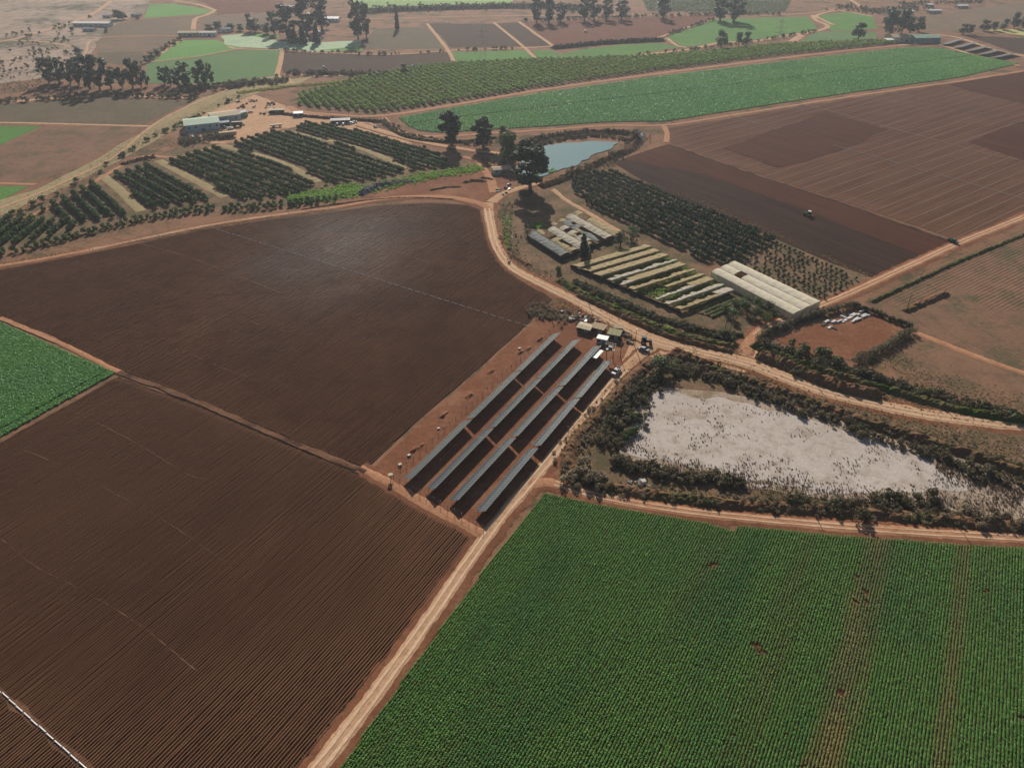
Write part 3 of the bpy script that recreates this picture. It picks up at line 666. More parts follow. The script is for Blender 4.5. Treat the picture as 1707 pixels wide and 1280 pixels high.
M['crop'] = leafmat('mat_crop', srgb(86, 140, 56), srgb(136, 184, 94), 0.34, None, 0.5, 0.4)
def streak_patch(m, az, c, wide, lo, hi, longs=0.01):
    n = m.node_tree; b = n.nodes['Principled BSDF']; src = b.inputs['Base Color'].links[0].from_socket
    f = noise_n(n, pos(n, (1.0 / wide, longs, 1), -R(az)), 1.0, 3, 0.55)
    col = mix(n, ramp(n, f, [(lo, (0, 0, 0)), (hi, (0.8, 0.8, 0.8))]), src, c)
    n.links.new(col, b.inputs['Base Color'])
    for nd in n.nodes:
        if nd.type == 'BSDF_TRANSLUCENT': n.links.new(col, nd.inputs['Color'])
def band_patch(m, az, lat, half, c, amt):
    n = m.node_tree; b = n.nodes['Principled BSDF']; src = b.inputs['Base Color'].links[0].from_socket
    v = pos(n, (1, 1, 1), -R(az)); sx = n.nodes.new('ShaderNodeSeparateXYZ'); n.links.new(v, sx.inputs[0])
    f = noise_n(n, pos(n, (0.5, 0.06, 1), -R(az)), 1.0, 4, 0.65)
    d = n.nodes.new('ShaderNodeMath'); d.operation = 'SUBTRACT'; n.links.new(sx.outputs['X'], d.inputs[0]); d.inputs[1].default_value = lat
    a = n.nodes.new('ShaderNodeMath'); a.operation = 'ABSOLUTE'; n.links.new(d.outputs[0], a.inputs[0])
    q = n.nodes.new('ShaderNodeMath'); q.operation = 'MULTIPLY_ADD'; q.inputs[1].default_value = half * 2.6; n.links.new(f, q.inputs[0]); n.links.new(a.outputs[0], q.inputs[2])
    mr = n.nodes.new('ShaderNodeMapRange'); mr.inputs['From Min'].default_value = half * 2.7; mr.inputs['From Max'].default_value = half * 1.5; mr.inputs['To Max'].default_value = amt
    n.links.new(q.outputs[0], mr.inputs['Value']); col = mix(n, mr.outputs[0], src, c); n.links.new(col, b.inputs['Base Color'])
    for nd in n.nodes:
        if nd.type == 'BSDF_TRANSLUCENT': n.links.new(col, nd.inputs['Color'])
def latof(px, py):
    g = G(px, py); u = U(31.2); return g.x * u.y - g.y * u.x
LB = [latof(1455, 960), latof(1410, 1120), latof(1590, 1080)]
band_patch(M['crop'], 31.2, (LB[0] + LB[1]) / 2, 3.6, srgb(186, 168, 112), 0.75)
band_patch(M['crop'], 31.2, LB[2], 2.0, srgb(172, 160, 104), 0.55)
streak_patch(M['crop'], 31.2, srgb(128, 132, 72), 7.0, 0.56, 0.76, 0.01)
streak_patch(M['crop'], 31.2, srgb(78, 140, 72), 14.0, 0.5, 0.75, 0.02)
M['crop_b'] = leafmat('mat_crop_dense', srgb(96, 152, 68), srgb(128, 182, 96), 0.35, srgb(110, 166, 94), 0.5, 0.4, 0.03)
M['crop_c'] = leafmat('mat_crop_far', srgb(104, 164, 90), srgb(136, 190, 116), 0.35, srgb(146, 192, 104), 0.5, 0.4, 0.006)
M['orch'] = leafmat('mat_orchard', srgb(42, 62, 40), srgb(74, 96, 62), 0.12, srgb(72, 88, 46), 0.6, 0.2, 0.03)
M['orch_l'] = leafmat('mat_orchard_leafy', srgb(50, 76, 38), srgb(86, 114, 54), 0.2, srgb(88, 110, 42), 0.6, 0.2, 0.03)  # greener, brighter leaf tone of the left orchard and garden trees
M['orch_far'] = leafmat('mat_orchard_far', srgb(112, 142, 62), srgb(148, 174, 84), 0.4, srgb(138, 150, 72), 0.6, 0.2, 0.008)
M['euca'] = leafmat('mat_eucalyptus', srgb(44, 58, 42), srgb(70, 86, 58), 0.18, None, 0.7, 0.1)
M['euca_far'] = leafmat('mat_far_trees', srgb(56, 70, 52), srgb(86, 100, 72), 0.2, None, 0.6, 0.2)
M['bright'] = leafmat('mat_bright_tree', srgb(74, 92, 38), srgb(104, 122, 54), 0.25)
M['scrub_d'] = leafmat('mat_scrub_dark', srgb(96, 90, 68), srgb(134, 122, 96), 0.32, srgb(60, 66, 40), 0.7, 0.2, 0.06)
M['scrub_g'] = leafmat('mat_scrub_grey', srgb(132, 118, 98), srgb(164, 148, 124), 0.35, srgb(92, 88, 66), 0.7, 0.2, 0.06)
M['scrub_v'] = leafmat('mat_scrub_green', srgb(60, 80, 38), srgb(92, 108, 52), 0.25, srgb(70, 72, 42), 0.6, 0.3, 0.06)
M['lush'] = leafmat('mat_lush', srgb(112, 160, 44), srgb(160, 196, 66), 0.35, srgb(132, 172, 52), 0.6, 0.3, 0.08)
M['tuft'] = leafmat('mat_tuft', srgb(150, 130, 96), srgb(184, 162, 122), 0.4, srgb(128, 118, 82), 0.8, 0.1, 0.1)
M['tuft_d'] = leafmat('mat_tuft_dark', srgb(84, 68, 56), srgb(112, 92, 76), 0.1, None, 0.8, 0.1)
M['vine'] = leafmat('mat_vine', srgb(120, 138, 96), srgb(142, 156, 112), 0.2)
M['yellow'] = leafmat('mat_yellow_bloom', srgb(168, 164, 60), srgb(190, 184, 84), 0.2)
M['trunk'] = plain('mat_trunk', srgb(108, 92, 78), 0.85, 0.15, var=0.3)

def src_set(key, n, fn): return source_collection(key, [src_obj('%s_source' % key, fn(k)) for k in range(n)])
def plant(n, r, h, size, mat, flat=0.5):
    return leaf_cloud([(0, 0, h * 0.55, r, r, h * 0.55)], n, size, mat, 'plant', flat, 0.6, 0.5)
C_crop = src_set('crop', 6, lambda k: plant(48, 0.25, 0.5, 0.085, M['crop'], 0.8))
C_cropb = src_set('crop_dense', 5, lambda k: plant(26, 0.40, 0.42, 0.17, M['crop_b'], 0.6))
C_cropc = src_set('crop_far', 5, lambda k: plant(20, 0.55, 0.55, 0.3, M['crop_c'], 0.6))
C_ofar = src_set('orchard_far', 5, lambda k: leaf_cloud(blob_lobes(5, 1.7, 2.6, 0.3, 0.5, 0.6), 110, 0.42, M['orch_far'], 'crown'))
C_tuft = src_set('tuft', 4, lambda k: plant(16, 0.32, 0.24, 0.15, M['tuft'], 0.9))
C_tuftd = src_set('tuft_dark', 4, lambda k: plant(14, 0.3, 0.26, 0.18, M['tuft_d'], 0.3))
C_lush = src_set('lush', 4, lambda k: plant(24, 0.6, 0.6, 0.28, M['lush'], 0.4))
C_sd = src_set('scrub_dark', 4, lambda k: leaf_cloud(blob_lobes(5, 0.8, 1.1, 0.1, 0.55, 0.5), 110, 0.17, M['scrub_d'], 'bush', 0.2))
C_sg = src_set('scrub_grey', 4, lambda k: leaf_cloud(blob_lobes(5, 0.7, 0.9, 0.1, 0.55, 0.5), 90, 0.15, M['scrub_g'], 'bush', 0.2))
C_sv = src_set('scrub_green', 4, lambda k: leaf_cloud(blob_lobes(5, 0.8, 1.0, 0.1, 0.55, 0.5), 110, 0.17, M['scrub_v'], 'bush', 0.2))
C_vine = src_set('vine', 3, lambda k: plant(30, 1.2, 1.5, 0.5, M['vine'], 0.4))
C_yel = src_set('yellow', 3, lambda k: plant(24, 0.7, 0.7, 0.32, M['yellow'], 0.4))

# ---- planted rows, bottom right
CROP = GP([(907, 822), (1000, 842), (1100, 859), (1180, 872), (1222, 886), (1232, 877), (1290, 882), (1400, 893), (1500, 900), (1600, 908), (1720, 914), (1800, 918), (1800, 1330), (525, 1330), (566, 1280), (700, 1095), (815, 940)])
M['cropsoil'] = soil('mat_crop_soil', srgb(66, 48, 37), srgb(84, 60, 46), srgb(104, 72, 54), 0.08, 1.5)  # soil colour darkened to carry the shade under and between the plants
sheet('field_crop', [(p.x, p.y) for p in CROP], Z1, M['cropsoil'], 0.3, 3, world=True)
ridges('field_ridges', CROP, 31.2, 0.70, 0.14, M['cropsoil'], 4.0, Z1 + 0.01, 0.03)
pts = []; scl = []
v31 = Vector((U(31.2).y, -U(31.2).x, 0))
for a, b, k in row_spans(CROP, 31.2, 0.70):
    n = int((b - a).length / 0.30); 
    if n < 2: continue
    t = (np.arange(n) + rng.uniform(-0.3, 0.3, n)) / n
    P = np.outer(1 - t, a) + np.outer(t, b)
    s = 1.0 + rng.normal(0, 0.13, n)
    lat = (P[:, 0] * v31.x + P[:, 1] * v31.y)
    for i in range(0, n):
        g = nz(P[i, 0] * 1, P[i, 1], 0.16, 4) + 0.5 * nz(P[i, 0], P[i, 1], 0.5, 8)
        weak = 0.75 * math.exp(-((lat[i] - (LB[0] + LB[1]) / 2) / 4.0) ** 2) + 0.5 * math.exp(-((lat[i] - LB[2]) / 2.2) ** 2) + 0.25 * nz(P[i, 0], P[i, 1], 0.3, 3)
        if g + 0.3 * max(0, weak) > 0.76 and P[i, 0] > 40: s[i] = 0 if random.random() < 0.85 else s[i]
        elif weak > 0.15: s[i] *= 1 - 0.07 * min(1, (weak - 0.15) * 3)
    keep = s > 0.1
    pts.append(np.column_stack([P[:, 0] + rng.normal(0, 0.035, n), P[:, 1] + rng.normal(0, 0.035, n), np.full(n, Z1 + 0.13)])[keep]); scl.append(s[keep])
scatter('crop_rows', np.concatenate(pts), np.concatenate(scl), C_crop, label='dense dark green crop rows beside the straight dirt road', cat='crop')

# ---- leafy green plot at the left edge
CROP2 = GP([(-40, 520), (0, 538), (100, 583), (192, 622), (0, 729), (-60, 760)])
sheet('field_crop', [(p.x, p.y) for p in CROP2], Z2, M['g_under'], 0.3, 3, world=True)
P = rand_in(CROP2, 17000)
d0, d1 = G(192, 622), G(0, 729); dl = (d1 - d0).normalized(); dn = Vector((-dl.y, dl.x, 0))
dist = np.abs((P[:, 0] - d0.x) * dn.x + (P[:, 1] - d0.y) * dn.y)
P = P[(dist < 3.1) | (dist > 4.1)]
scatter('leafy_crop', np.column_stack([P, np.full(len(P), Z2 + rng.uniform(0, 0.05))]), rng.uniform(0.8, 1.35, len(P)), C_cropb, label='bright leafy green crop at the left edge of the dark field', cat='crop')

# ---- long green plot below the far orchard
CROP4P = [(665, 197), (760, 180), (900, 156), (1100, 128), (1300, 104), (1500, 81), (1562, 80), (1698, 107), (1600, 130), (1450, 151), (1300, 173), (1110, 203), (1010, 204), (930, 210), (830, 216), (740, 222), (700, 219), (680, 210)]
CROP4 = GP(CROP4P)
sheet('field_crop', [(p.x, p.y) for p in CROP4], Z2, M['g_under'], 0.8, 6, world=True)
pts = []
for a, b, k in row_spans(CROP4, 118.0, 1.6):
    n = int((b - a).length / 1.0)
    if n < 2: continue
    t = (np.arange(n) + rng.uniform(-0.3, 0.3, n)) / n
    pts.append(np.outer(1 - t, a) + np.outer(t, b))
P = np.concatenate(pts)
la, lb = G(665, 208), G(1600, 96); ld = (lb - la).normalized(); ln = Vector((-ld.y, ld.x, 0))
dist = np.abs((P[:, 0] - la.x) * ln.x + (P[:, 1] - la.y) * ln.y)
P = P[dist > 0.8]; P[:, 2] = Z2 + 0.02
scatter('field_greens', P, rng.uniform(0.75, 1.3, len(P)), C_cropc, label='long blue green vegetable field below the far orchard', cat='crop')

# ---- far orchard on the rise
ORF = GP([(495, 166), (512, 155), (600, 132), (700, 113), (780, 106), (900, 101), (1000, 99), (1100, 95), (1200, 86), (1300, 76), (1480, 69), (1496, 74), (1300, 93), (1100, 118), (900, 146), (760, 170), (640, 188), (560, 184), (500, 176)])
sheet('orchard_floor', [(p.x, p.y) for p in ORF], Z1, M['scrubsoil'], 0.8, 6, world=True)
pts = []
for a, b, k in row_spans(ORF, 152.0, 6.0):
    n = int((b - a).length / 2.6)
    if n < 2: continue
    t = (np.arange(n) + rng.uniform(-0.2, 0.2, n)) / n
    pts.append(np.outer(1 - t, a) + np.outer(t, b) + rng.normal(0, 0.25, (n, 3)) * [1, 1, 0])
P = np.concatenate(pts); P[:, 2] = Z1
scatter('far_orchard', P, rng.uniform(0.9, 1.35, len(P)), C_ofar, label='far orchard in long slanting rows above the green field', cat='orchard')
# vines on the far slope, yellow bloom along the orchard edge
pts = []
for a, b, k in row_spans(GP([(1068, -6), (1322, -6), (1308, 20), (1260, 24), (1185, 21), (1080, 19)]), 150.0, 9.0):
    n = int((b - a).length / 3.0)
    if n > 1:
        t = (np.arange(n) + 0.5) / n; pts.append(np.outer(1 - t, a) + np.outer(t, b))
P = np.concatenate(pts); P[:, 2] = Z2
scatter('far_vines', P, rng.uniform(0.9, 1.4, len(P)), C_vine, label='pale vine rows on the far slope at the top', cat='vines')
def along(px, wid, n, world=False):
    S = smooth_line(px if world else GP(px), 2.0); A = np.array([(p.x, p.y) for p in S]); seg = np.linalg.norm(np.diff(A, axis=0), axis=1); cum = np.concatenate([[0], np.cumsum(seg)])
    t = rng.uniform(0, cum[-1], n); x = np.interp(t, cum, A[:, 0]); y = np.interp(t, cum, A[:, 1])
    i = np.clip(np.searchsorted(cum, t) - 1, 0, len(A) - 2); d = (A[i + 1] - A[i]) / (seg[i][:, None] + 1e-9)
    o = rng.normal(0, wid / 2.4, n)
    return np.column_stack([x - d[:, 1] * o, y + d[:, 0] * o])
P = along([(395, 156), (440, 150), (480, 145), (560, 138), (640, 128)], 5, 900)
scatter('yellow_bloom', np.column_stack([P, np.full(len(P), 0.1)]), rng.uniform(0.8, 1.5, len(P)), C_yel, label='yellow flowering weeds along the far orchard edge', cat='weeds')
pts = [along(p, wd, n) for p, wd, n in (
    ([(480, 334), (560, 326), (640, 310), (700, 297), (760, 287), (802, 279)], 9, 1500), ([(480, 332), (540, 325), (600, 312)], 10, 900),
    ([(875, 296), (900, 290), (925, 284)], 3, 90), ([(848, 350), (845, 385), (852, 418)], 2.2, 200), ([(1395, 615), (1450, 640), (1520, 660), (1600, 682), (1707, 703)], 2.0, 300),
    ([(950, 478), (1040, 520), (1120, 553), (1200, 575)], 1.8, 240), ([(1090, 600), (1120, 612)], 3, 80), ([(890, 380), (905, 374)], 4, 90))]
P = np.concatenate(pts)
scatter('lush_weeds', np.column_stack([P, np.full(len(P), 0.05)]), rng.uniform(0.6, 1.5, len(P)), C_lush, label='bright lush weeds along damp ditches and hedge foot', cat='weeds')

# ---- orchard trees: the nearest 300 one by one, the rest as a mass
def otree(mat, k): return leaf_cloud(blob_lobes(8, 1.75, 3.0, 0.2, 0.55, 0.5), 260, 0.34, mat, 'orchard_tree', 0.2)
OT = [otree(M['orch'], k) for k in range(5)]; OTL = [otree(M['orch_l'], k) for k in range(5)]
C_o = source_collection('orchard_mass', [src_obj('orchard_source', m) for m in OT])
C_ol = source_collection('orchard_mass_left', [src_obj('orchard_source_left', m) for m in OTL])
BLOCKS = [  # polygon, row line (two picture points), number of rows or spacing, tree spacing, scale, label key
 ([(952, 302), (985, 290), (1022, 286), (1100, 318), (1200, 362), (1292, 403), (1255, 422), (1212, 444), (1150, 428), (1095, 402), (1060, 388), (960, 328)], ((1020, 290), (1290, 404)), 5.0, 2.35, 0.92, 'R'),
 ([(1292, 405), (1432, 468), (1372, 504), (1300, 476), (1216, 446), (1256, 424)], ((1292, 405), (1432, 468)), 4.6, 2.7, 0.5, 'R2'),
 ([(487, 219), (513, 205), (617, 225), (710, 249), (746, 269), (742, 279), (690, 284), (596, 241), (551, 234)], ((487, 219), (690, 284)), 5.6, 1.6, 0.95, 'L'),
 ([(388, 243), (412, 233), (458, 221), (475, 222), (564, 241), (673, 287), (636, 297), (540, 308), (470, 268), (400, 248)], ((475, 222), (673, 287)), 6.4, 1.6, 0.98, 'L'),
 ([(283, 270), (315, 258), (364, 247), (400, 256), (470, 275), (528, 306), (505, 322), (440, 332), (398, 333), (330, 297)], ((364, 247), (528, 306)), 6.4, 1.6, 0.98, 'L'),
 ([(184, 295), (214, 286), (260, 273), (372, 331), (302, 341), (242, 350)], ((262, 273), (372, 331)), 6.4, 1.6, 0.98, 'L'),
 ([(70, 351), (106, 333), (158, 304), (168, 300), (230, 354), (176, 368), (113, 370)], ((168, 300), (230, 354)), 6.4, 1.6, 0.98, 'L'),
 ([(-40, 420), (-40, 370), (38, 362), (75, 367), (138, 375), (100, 391), (25, 409)], ((75, 367), (25, 408)), 6.4, 1.7, 0.98, 'L'),
]
LANES = ([(170, 292), (205, 322), (236, 353)], [(264, 268), (320, 298), (376, 329)], [(366, 241), (400, 251), (470, 272), (532, 304)], [(473, 218), (560, 238), (620, 254), (674, 282)])
LPTS = np.array([(q.x, q.y) for L_ in LANES for q in smooth_line(GP(L_), 1.0)])
cand = []
for poly, ln, spc, ts, s, key in BLOCKS:
    a, b = G(*ln[0]), G(*ln[1]); az = math.degrees(math.atan2(b.x - a.x, b.y - a.y))
    for p, q, k in row_spans(GP(poly), az, spc):
        n = max(1, int((q - p).length / ts))
        for i in range(n):
            if random.random() < (0.14 if key == 'R2' else 0.03): continue
            c = p.lerp(q, (i + 0.5) / n) + Vector((random.gauss(0, 0.1), random.gauss(0, 0.1), 0))
            if key == 'L' and np.min((LPTS[:, 0] - c.x) ** 2 + (LPTS[:, 1] - c.y) ** 2) < 4.2 ** 2: continue
            cand.append((c.length, c, s * random.uniform(0.82, 1.15), key))
# two to three loose rows of bushy trees along the farm road
for off, s in ((0, 0.9), (4.0, 0.95)):
    S = smooth_line(GP([(-40, 436), (40, 420), (110, 401), (176, 383), (252, 367), (327, 355), (430, 349), (500, 342), (556, 335)]), 2.9)
    for q in S:
        if random.random() < 0.07: continue
        c = Vector((q.x + random.gauss(0, 0.4), q.y + off + random.gauss(0, 0.4), 0)); cand.append((c.length, c, s * random.uniform(0.75, 1.15), 'H'))
cand.sort(key=lambda q: q[0])
OLAB = {'R': ('dark green orchard tree in the dense block beside the greenhouses', 'trees of the dense orchard block'),
        'R2': ('small bushy sapling in the sparse rows beyond the white greenhouse', 'saplings beyond the white greenhouse'),
        'L': ('leafy orchard tree in the sloping rows below the farmyard', 'trees of the sloping orchard'),
        'H': ('low bushy tree in the loose line above the dark field road', 'bushy trees along the field road')}
ONAME = {'R': 'orchard_tree', 'R2': 'sapling', 'L': 'orchard_tree', 'H': 'bushy_tree'}
def inview(c): 
    d = c - Vector((0, 0, H)); bb = d.y * cp - d.z * sp; x = CXP + FPX * d.x / bb
    return -10 < x < 1717
vis = [c for c in cand if inview(c[1])]; single = [c for c in vis if c[3] in 'RLH' and c[3] != 'R2'][:298] + [c for c in vis if c[3] == 'R2'][:140]; sset = set(id(c) for c in single)
for dd, c, s, key in single:
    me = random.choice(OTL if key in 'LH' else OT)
    o = link(ONAME[key], me); o.location = c; o.rotation_euler = (0, 0, random.uniform(0, 6.28)); o.scale = (s, s, s * random.uniform(1.05, 1.4))
    tag(o, OLAB[key][0], 'tree', OLAB[key][1])
rest = [c for c in cand if id(c) not in sset]
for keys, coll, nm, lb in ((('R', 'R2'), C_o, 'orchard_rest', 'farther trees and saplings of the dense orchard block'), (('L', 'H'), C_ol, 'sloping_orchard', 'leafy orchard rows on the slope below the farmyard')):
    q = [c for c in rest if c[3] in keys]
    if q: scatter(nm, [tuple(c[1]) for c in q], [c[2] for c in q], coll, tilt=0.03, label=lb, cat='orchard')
# dry grass lanes between the orchard blocks
for px in LANES:
    ribbon('grass_lane', px, 5.6, 0.14, M['drygrass'], 0.6)

# ---- single trees
def limbs_mesh(h, r, zc, mat, n=6, seed=0):
    rd = random.Random(seed); mb = MB()
    tw = h * 0.018 + 0.1
    fork = zc * 0.75
    mb.bar((0, 0, -0.1), (0.1, 0.05, fork), tw * 1.25, 7, tw * 0.85)
    for k in range(n):
        a = 6.283 * k / n + rd.uniform(-0.4, 0.4); q = r * rd.uniform(0.35, 0.75); z = zc + (h - zc) * rd.uniform(0.2, 0.6)
        m1 = (q * 0.4 * math.cos(a), q * 0.4 * math.sin(a), fork + (z - fork) * 0.55)
        mb.bar((0.1, 0.05, fork - 0.2), m1, tw * 0.6, 5, tw * 0.4); mb.bar(m1, (q * math.cos(a), q * math.sin(a), z), tw * 0.4, 4, tw * 0.15)
    return mesh_np('trunk', mb.v, mb.f, mat)
def tree_lobes(kind, h, r, rd):
    out = []
    if kind == 'tall':       # eucalyptus: ragged clumps stacked on bare stems
        for k in range(26):
            z = h * (0.14 + 0.8 * (k + rd.random()) / 26); ww = r * (1.0 - 0.5 * abs(z / h - 0.55) / 0.45); a = rd.uniform(0, 6.28); q = ww * 0.8 * rd.random() ** 0.5
            s = r * rd.uniform(0.22, 0.42); out.append((q * math.cos(a), q * math.sin(a), z, s, s, s * rd.uniform(0.7, 1.1)))
    elif kind == 'round':
        for k in range(18):
            z = h * rd.uniform(0.16, 0.84); a = rd.uniform(0, 6.28); q = r * 0.66 * math.sqrt(rd.random()) * (1.1 - z / h * 0.5)
            s = r * rd.uniform(0.3, 0.52); out.append((q * math.cos(a), q * math.sin(a), z, s, s, s * 0.85))
    else:                    # slender cypress / poplar
        for k in range(12):
            z = h * (0.1 + 0.84 * k / 11); s = r * (0.95 - 0.65 * k / 11) * rd.uniform(0.75, 1.1); out.append((rd.gauss(0, r * 0.12), rd.gauss(0, r * 0.12), z, s, s, h * 0.09))
    return out
PROTO = {}
def proto(kind, mat, n, size, k):
    key = (kind, mat, k)
    if key not in PROTO:
        rd = random.Random(hash(kind) % 97 + k * 13); h, r = 16.0, {'tall': 4.2, 'round': 5.0, 'slim': 1.8}[kind]
        PROTO[key] = (leaf_cloud(tree_lobes(kind, h, r, rd), n, size, M[mat], 'crown', 0.25), limbs_mesh(h, r, {'tall': 3.6, 'round': 2.4, 'slim': 0.8}[kind], M['trunk'], 6, k), h, r)
    return PROTO[key]
def tree(name, label, px, py, top, wpx, kind='tall', mat='euca', group=None, n=900, size=0.5, k=None, dz=0.0):
    cm, tm, h0, r0 = proto(kind, mat, n, size, random.randrange(4) if k is None else k)
    h = (HT(px, py, top) - dz) * 1.03; wd = WD(px, py, wpx) * 1.12
    e = empty(name, G(px, py) + Vector((0, 0, dz)), random.uniform(0, 6.28))
    tag(e, label, 'tree', group)
    for nm, me in (('crown', cm), ('trunk', tm)):
        c = link(nm, me, None, e); c.scale = (wd / 2 / r0, wd / 2 / r0, h / h0)
    return e
# the large near ones
BT = dict(n=3400, size=0.5)
tree('eucalyptus_tree', 'huge dark multi-stemmed tree beside the pond and shed', 884, 318, 240, 60, 'tall', 'euca', k=11, **BT)
tree('eucalyptus_tree', 'tall dark tree standing alone by the bend of the farm road', 753, 244, 186, 40, 'tall', 'euca', k=12, **BT)
tree('eucalyptus_tree', 'dark tree at the left end of the clump by the pond', 806, 246, 195, 34, 'tall', 'euca', k=13, **BT)
tree('leafy_tree', 'yellow green tree behind its brighter neighbour beside the pond', 838, 246, 207, 30, 'round', 'bright', k=14, **BT)
tree('leafy_tree', 'brightest yellow green tree at the pond corner', 848, 268, 219, 34, 'round', 'bright', k=15, **BT)
tree('cypress_tree', 'small dark conical tree between the two torn greenhouses', 973, 427, 390, 21, 'slim', 'euca', k=16, n=1500, size=0.3)
tree('leafy_tree', 'dark bushy tree behind the torn greenhouse corner', 1034, 410, 384, 26, 'round', 'euca', k=17, n=1500, size=0.35)
tree('leafy_tree', 'green tree at the orchard edge behind the torn greenhouse', 1052, 402, 374, 24, 'round', 'orch_l', k=18, n=1500, size=0.35)
tree('leafy_tree', 'small dark round tree at the corner of the tunnel with grey sheets', 879, 392, 374, 15, 'round', 'euca', k=19, n=900, size=0.35)
tree('leafy_tree', 'round dark bush tree on the bank behind the pond', 1060, 232, 213, 20, 'round', 'euca', k=20, n=900, size=0.4)
tree('leafy_tree', 'dark round tree on the corner between dry pan and road', 1102, 622, 588, 44, 'round', 'scrub_v', k=21, n=1800, size=0.35)
for i, (x, y, t, ww) in enumerate([(1208, 520, 503, 18), (1226, 512, 494, 18), (1222, 531, 512, 20), (1243, 522, 500, 20), (1240, 508, 490, 16), (1258, 530, 506, 22), (1262, 512, 494, 18), (1278, 524, 500, 20), (1276, 540, 518, 18), (1290, 532, 512, 16)]):
    tree('garden_tree', 'dense green tree in the thicket beside the garden beds', x, y, t, ww, 'round', 'scrub_v' if i % 2 else 'orch_l', 'trees of the garden thicket', 1500, 0.36, 30 + i % 4)
FT = [('eucalyptus_tree', 'tall dark eucalyptus in the long tree line left of the fields', 'tree line left of the far fields', 'tall', 'euca', [(82, 139, 97, 26), (100, 139, 96, 30), (118, 141, 104, 20), (132, 142, 98, 24), (150, 149, 94, 30), (167, 150, 91, 26), (186, 148, 97, 28), (205, 147, 113, 16), (222, 147, 99, 24), (236, 146, 102, 20), (246, 144, 117, 12)]),
 ('eucalyptus_tree', 'slender eucalyptus in the open row beside the dull green field', 'open row beside the dull green field', 'tall', 'euca', [(275, 141, 112, 18), (285, 143, 112, 13), (296, 145, 114, 17), (311, 144, 103, 24), (330, 143, 113, 17), (343, 143, 100, 22), (354, 141, 106, 12)]),
 ('leafy_tree', 'bushy tree along the track by the far left fields', 'bushy trees by the far left track', 'round', 'euca', [(133, 93, 76, 18), (137, 110, 86, 16), (245, 105, 92, 12), (253, 99, 86, 13), (263, 92, 80, 14), (121, 52, 44, 9), (178, 54, 46, 9), (150, 30, 25, 7), (108, 68, 62, 7)]),
 ('leafy_tree', 'dark tree beside the dusty far left settlement', 'trees by the dusty settlement', 'round', 'euca', [(197, 33, 15, 20), (206, 33, 19, 15), (230, 33, 26, 10)]),
 ('leafy_tree', 'bushy tree in the belt left of the white farmhouse', 'belt left of the white farmhouse', 'round', 'euca', [(350, 53, 40, 17), (365, 53, 35, 17), (384, 52, 37, 20), (401, 52, 40, 17), (425, 54, 30, 26), (445, 57, 38, 22), (418, 52, 21, 12)]),
 ('eucalyptus_tree', 'very tall dark tree towering over the white farmhouse', 'tall trees over the white farmhouse', 'tall', 'euca', [(480, 64, 8, 42), (512, 58, -5, 42), (537, 50, -10, 36), (458, 58, 20, 20), (597, 66, 0, 26), (611, 63, 4, 18)]),
 ('cypress_tree', 'dark conical tree in front of the white farmhouse', 'conical trees before the farmhouse', 'slim', 'euca', [(506, 74, 42, 16), (529, 73, 40, 16), (490, 72, 48, 20), (662, 50, 10, 9)]),
 ('eucalyptus_tree', 'tall dim eucalyptus along the far canal road', 'eucalyptus along the far canal road', 'tall', 'euca', [(895, 39, -8, 22), (915, 39, -2, 22), (934, 37, 4, 22), (974, 35, -6, 22), (990, 34, -4, 22), (1011, 33, -2, 22), (1036, 33, 0, 26), (1105, 31, -8, 28), (1200, 35, -6, 30), (1223, 36, -8, 36)]),
 ('leafy_tree', 'dark tree of the pair above the far orchard', 'pair above the far orchard', 'round', 'euca', [(1202, 80, 49, 21)]),
 ('leafy_tree', 'twin dark trees right of the pair above the far orchard', 'pair above the far orchard', 'round', 'euca', [(1231, 77, 53, 15), (1243, 76, 52, 15)]),
 ('leafy_tree', 'lone round tree left of the pale green warehouse', None, 'round', 'euca', [(1430, 65, 36, 26)]),
 ('eucalyptus_tree', 'large dark tree behind the pale green warehouse', 'big trees behind the warehouse', 'round', 'euca', [(1482, 60, 6, 36), (1502, 58, 14, 26), (1516, 56, 26, 26), (1531, 53, 27, 22)]),
 ('cypress_tree', 'dark windbreak tree at the right edge beyond the warehouse', 'windbreak at the right edge', 'round', 'euca', [(1605, 58, 39, 15), (1617, 57, 41, 13), (1640, 52, 33, 17), (1656, 51, 36, 15), (1672, 50, 31, 16), (1690, 48, 19, 20), (1705, 48, 27, 15)]),
 ('leafy_tree', 'small tree beside the white heap on the dark far field', None, 'round', 'euca', [(674, 124, 106, 13)]),
]
OR2 = ['first', 'second', 'third', 'fourth', 'fifth', 'sixth', 'seventh', 'eighth', 'ninth', 'tenth', 'eleventh', 'twelfth']
for nm, lb, grp, kind, mt, L in FT:
    L.sort()
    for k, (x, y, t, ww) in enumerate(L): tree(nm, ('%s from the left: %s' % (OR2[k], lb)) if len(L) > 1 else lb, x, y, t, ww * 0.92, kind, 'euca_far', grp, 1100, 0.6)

# ---- hedges and shrubs
def hedge(label, px, wd, ht, mat, dens=150, size=0.26):
    S = smooth_line(GP(px), 0.9); o0 = S[0].copy(); lob = []
    for q in S:
        for _ in range(2):
            s = wd / 2 * random.uniform(0.5, 0.9); lob.append((q.x - o0.x + random.gauss(0, wd * 0.17), q.y - o0.y + random.gauss(0, wd * 0.17), ht * random.uniform(0.3, 0.62), s, s, ht * random.uniform(0.3, 0.45)))
    me = leaf_cloud(lob, len(S) * dens, size, M[mat], 'hedge', 0.2); o = link('hedge', me); o.location = (o0.x, o0.y, 0)
    return tag(o, label, 'hedge')
hedge('dark clipped hedge along the road side of the materials yard', [(1262, 566), (1300, 549), (1350, 530), (1422, 510)], 3.0, 3.2, 'scrub_d')
hedge('hedge on the far right side of the materials yard', [(1424, 512), (1470, 528), (1516, 547)], 2.2, 2.6, 'scrub_d')
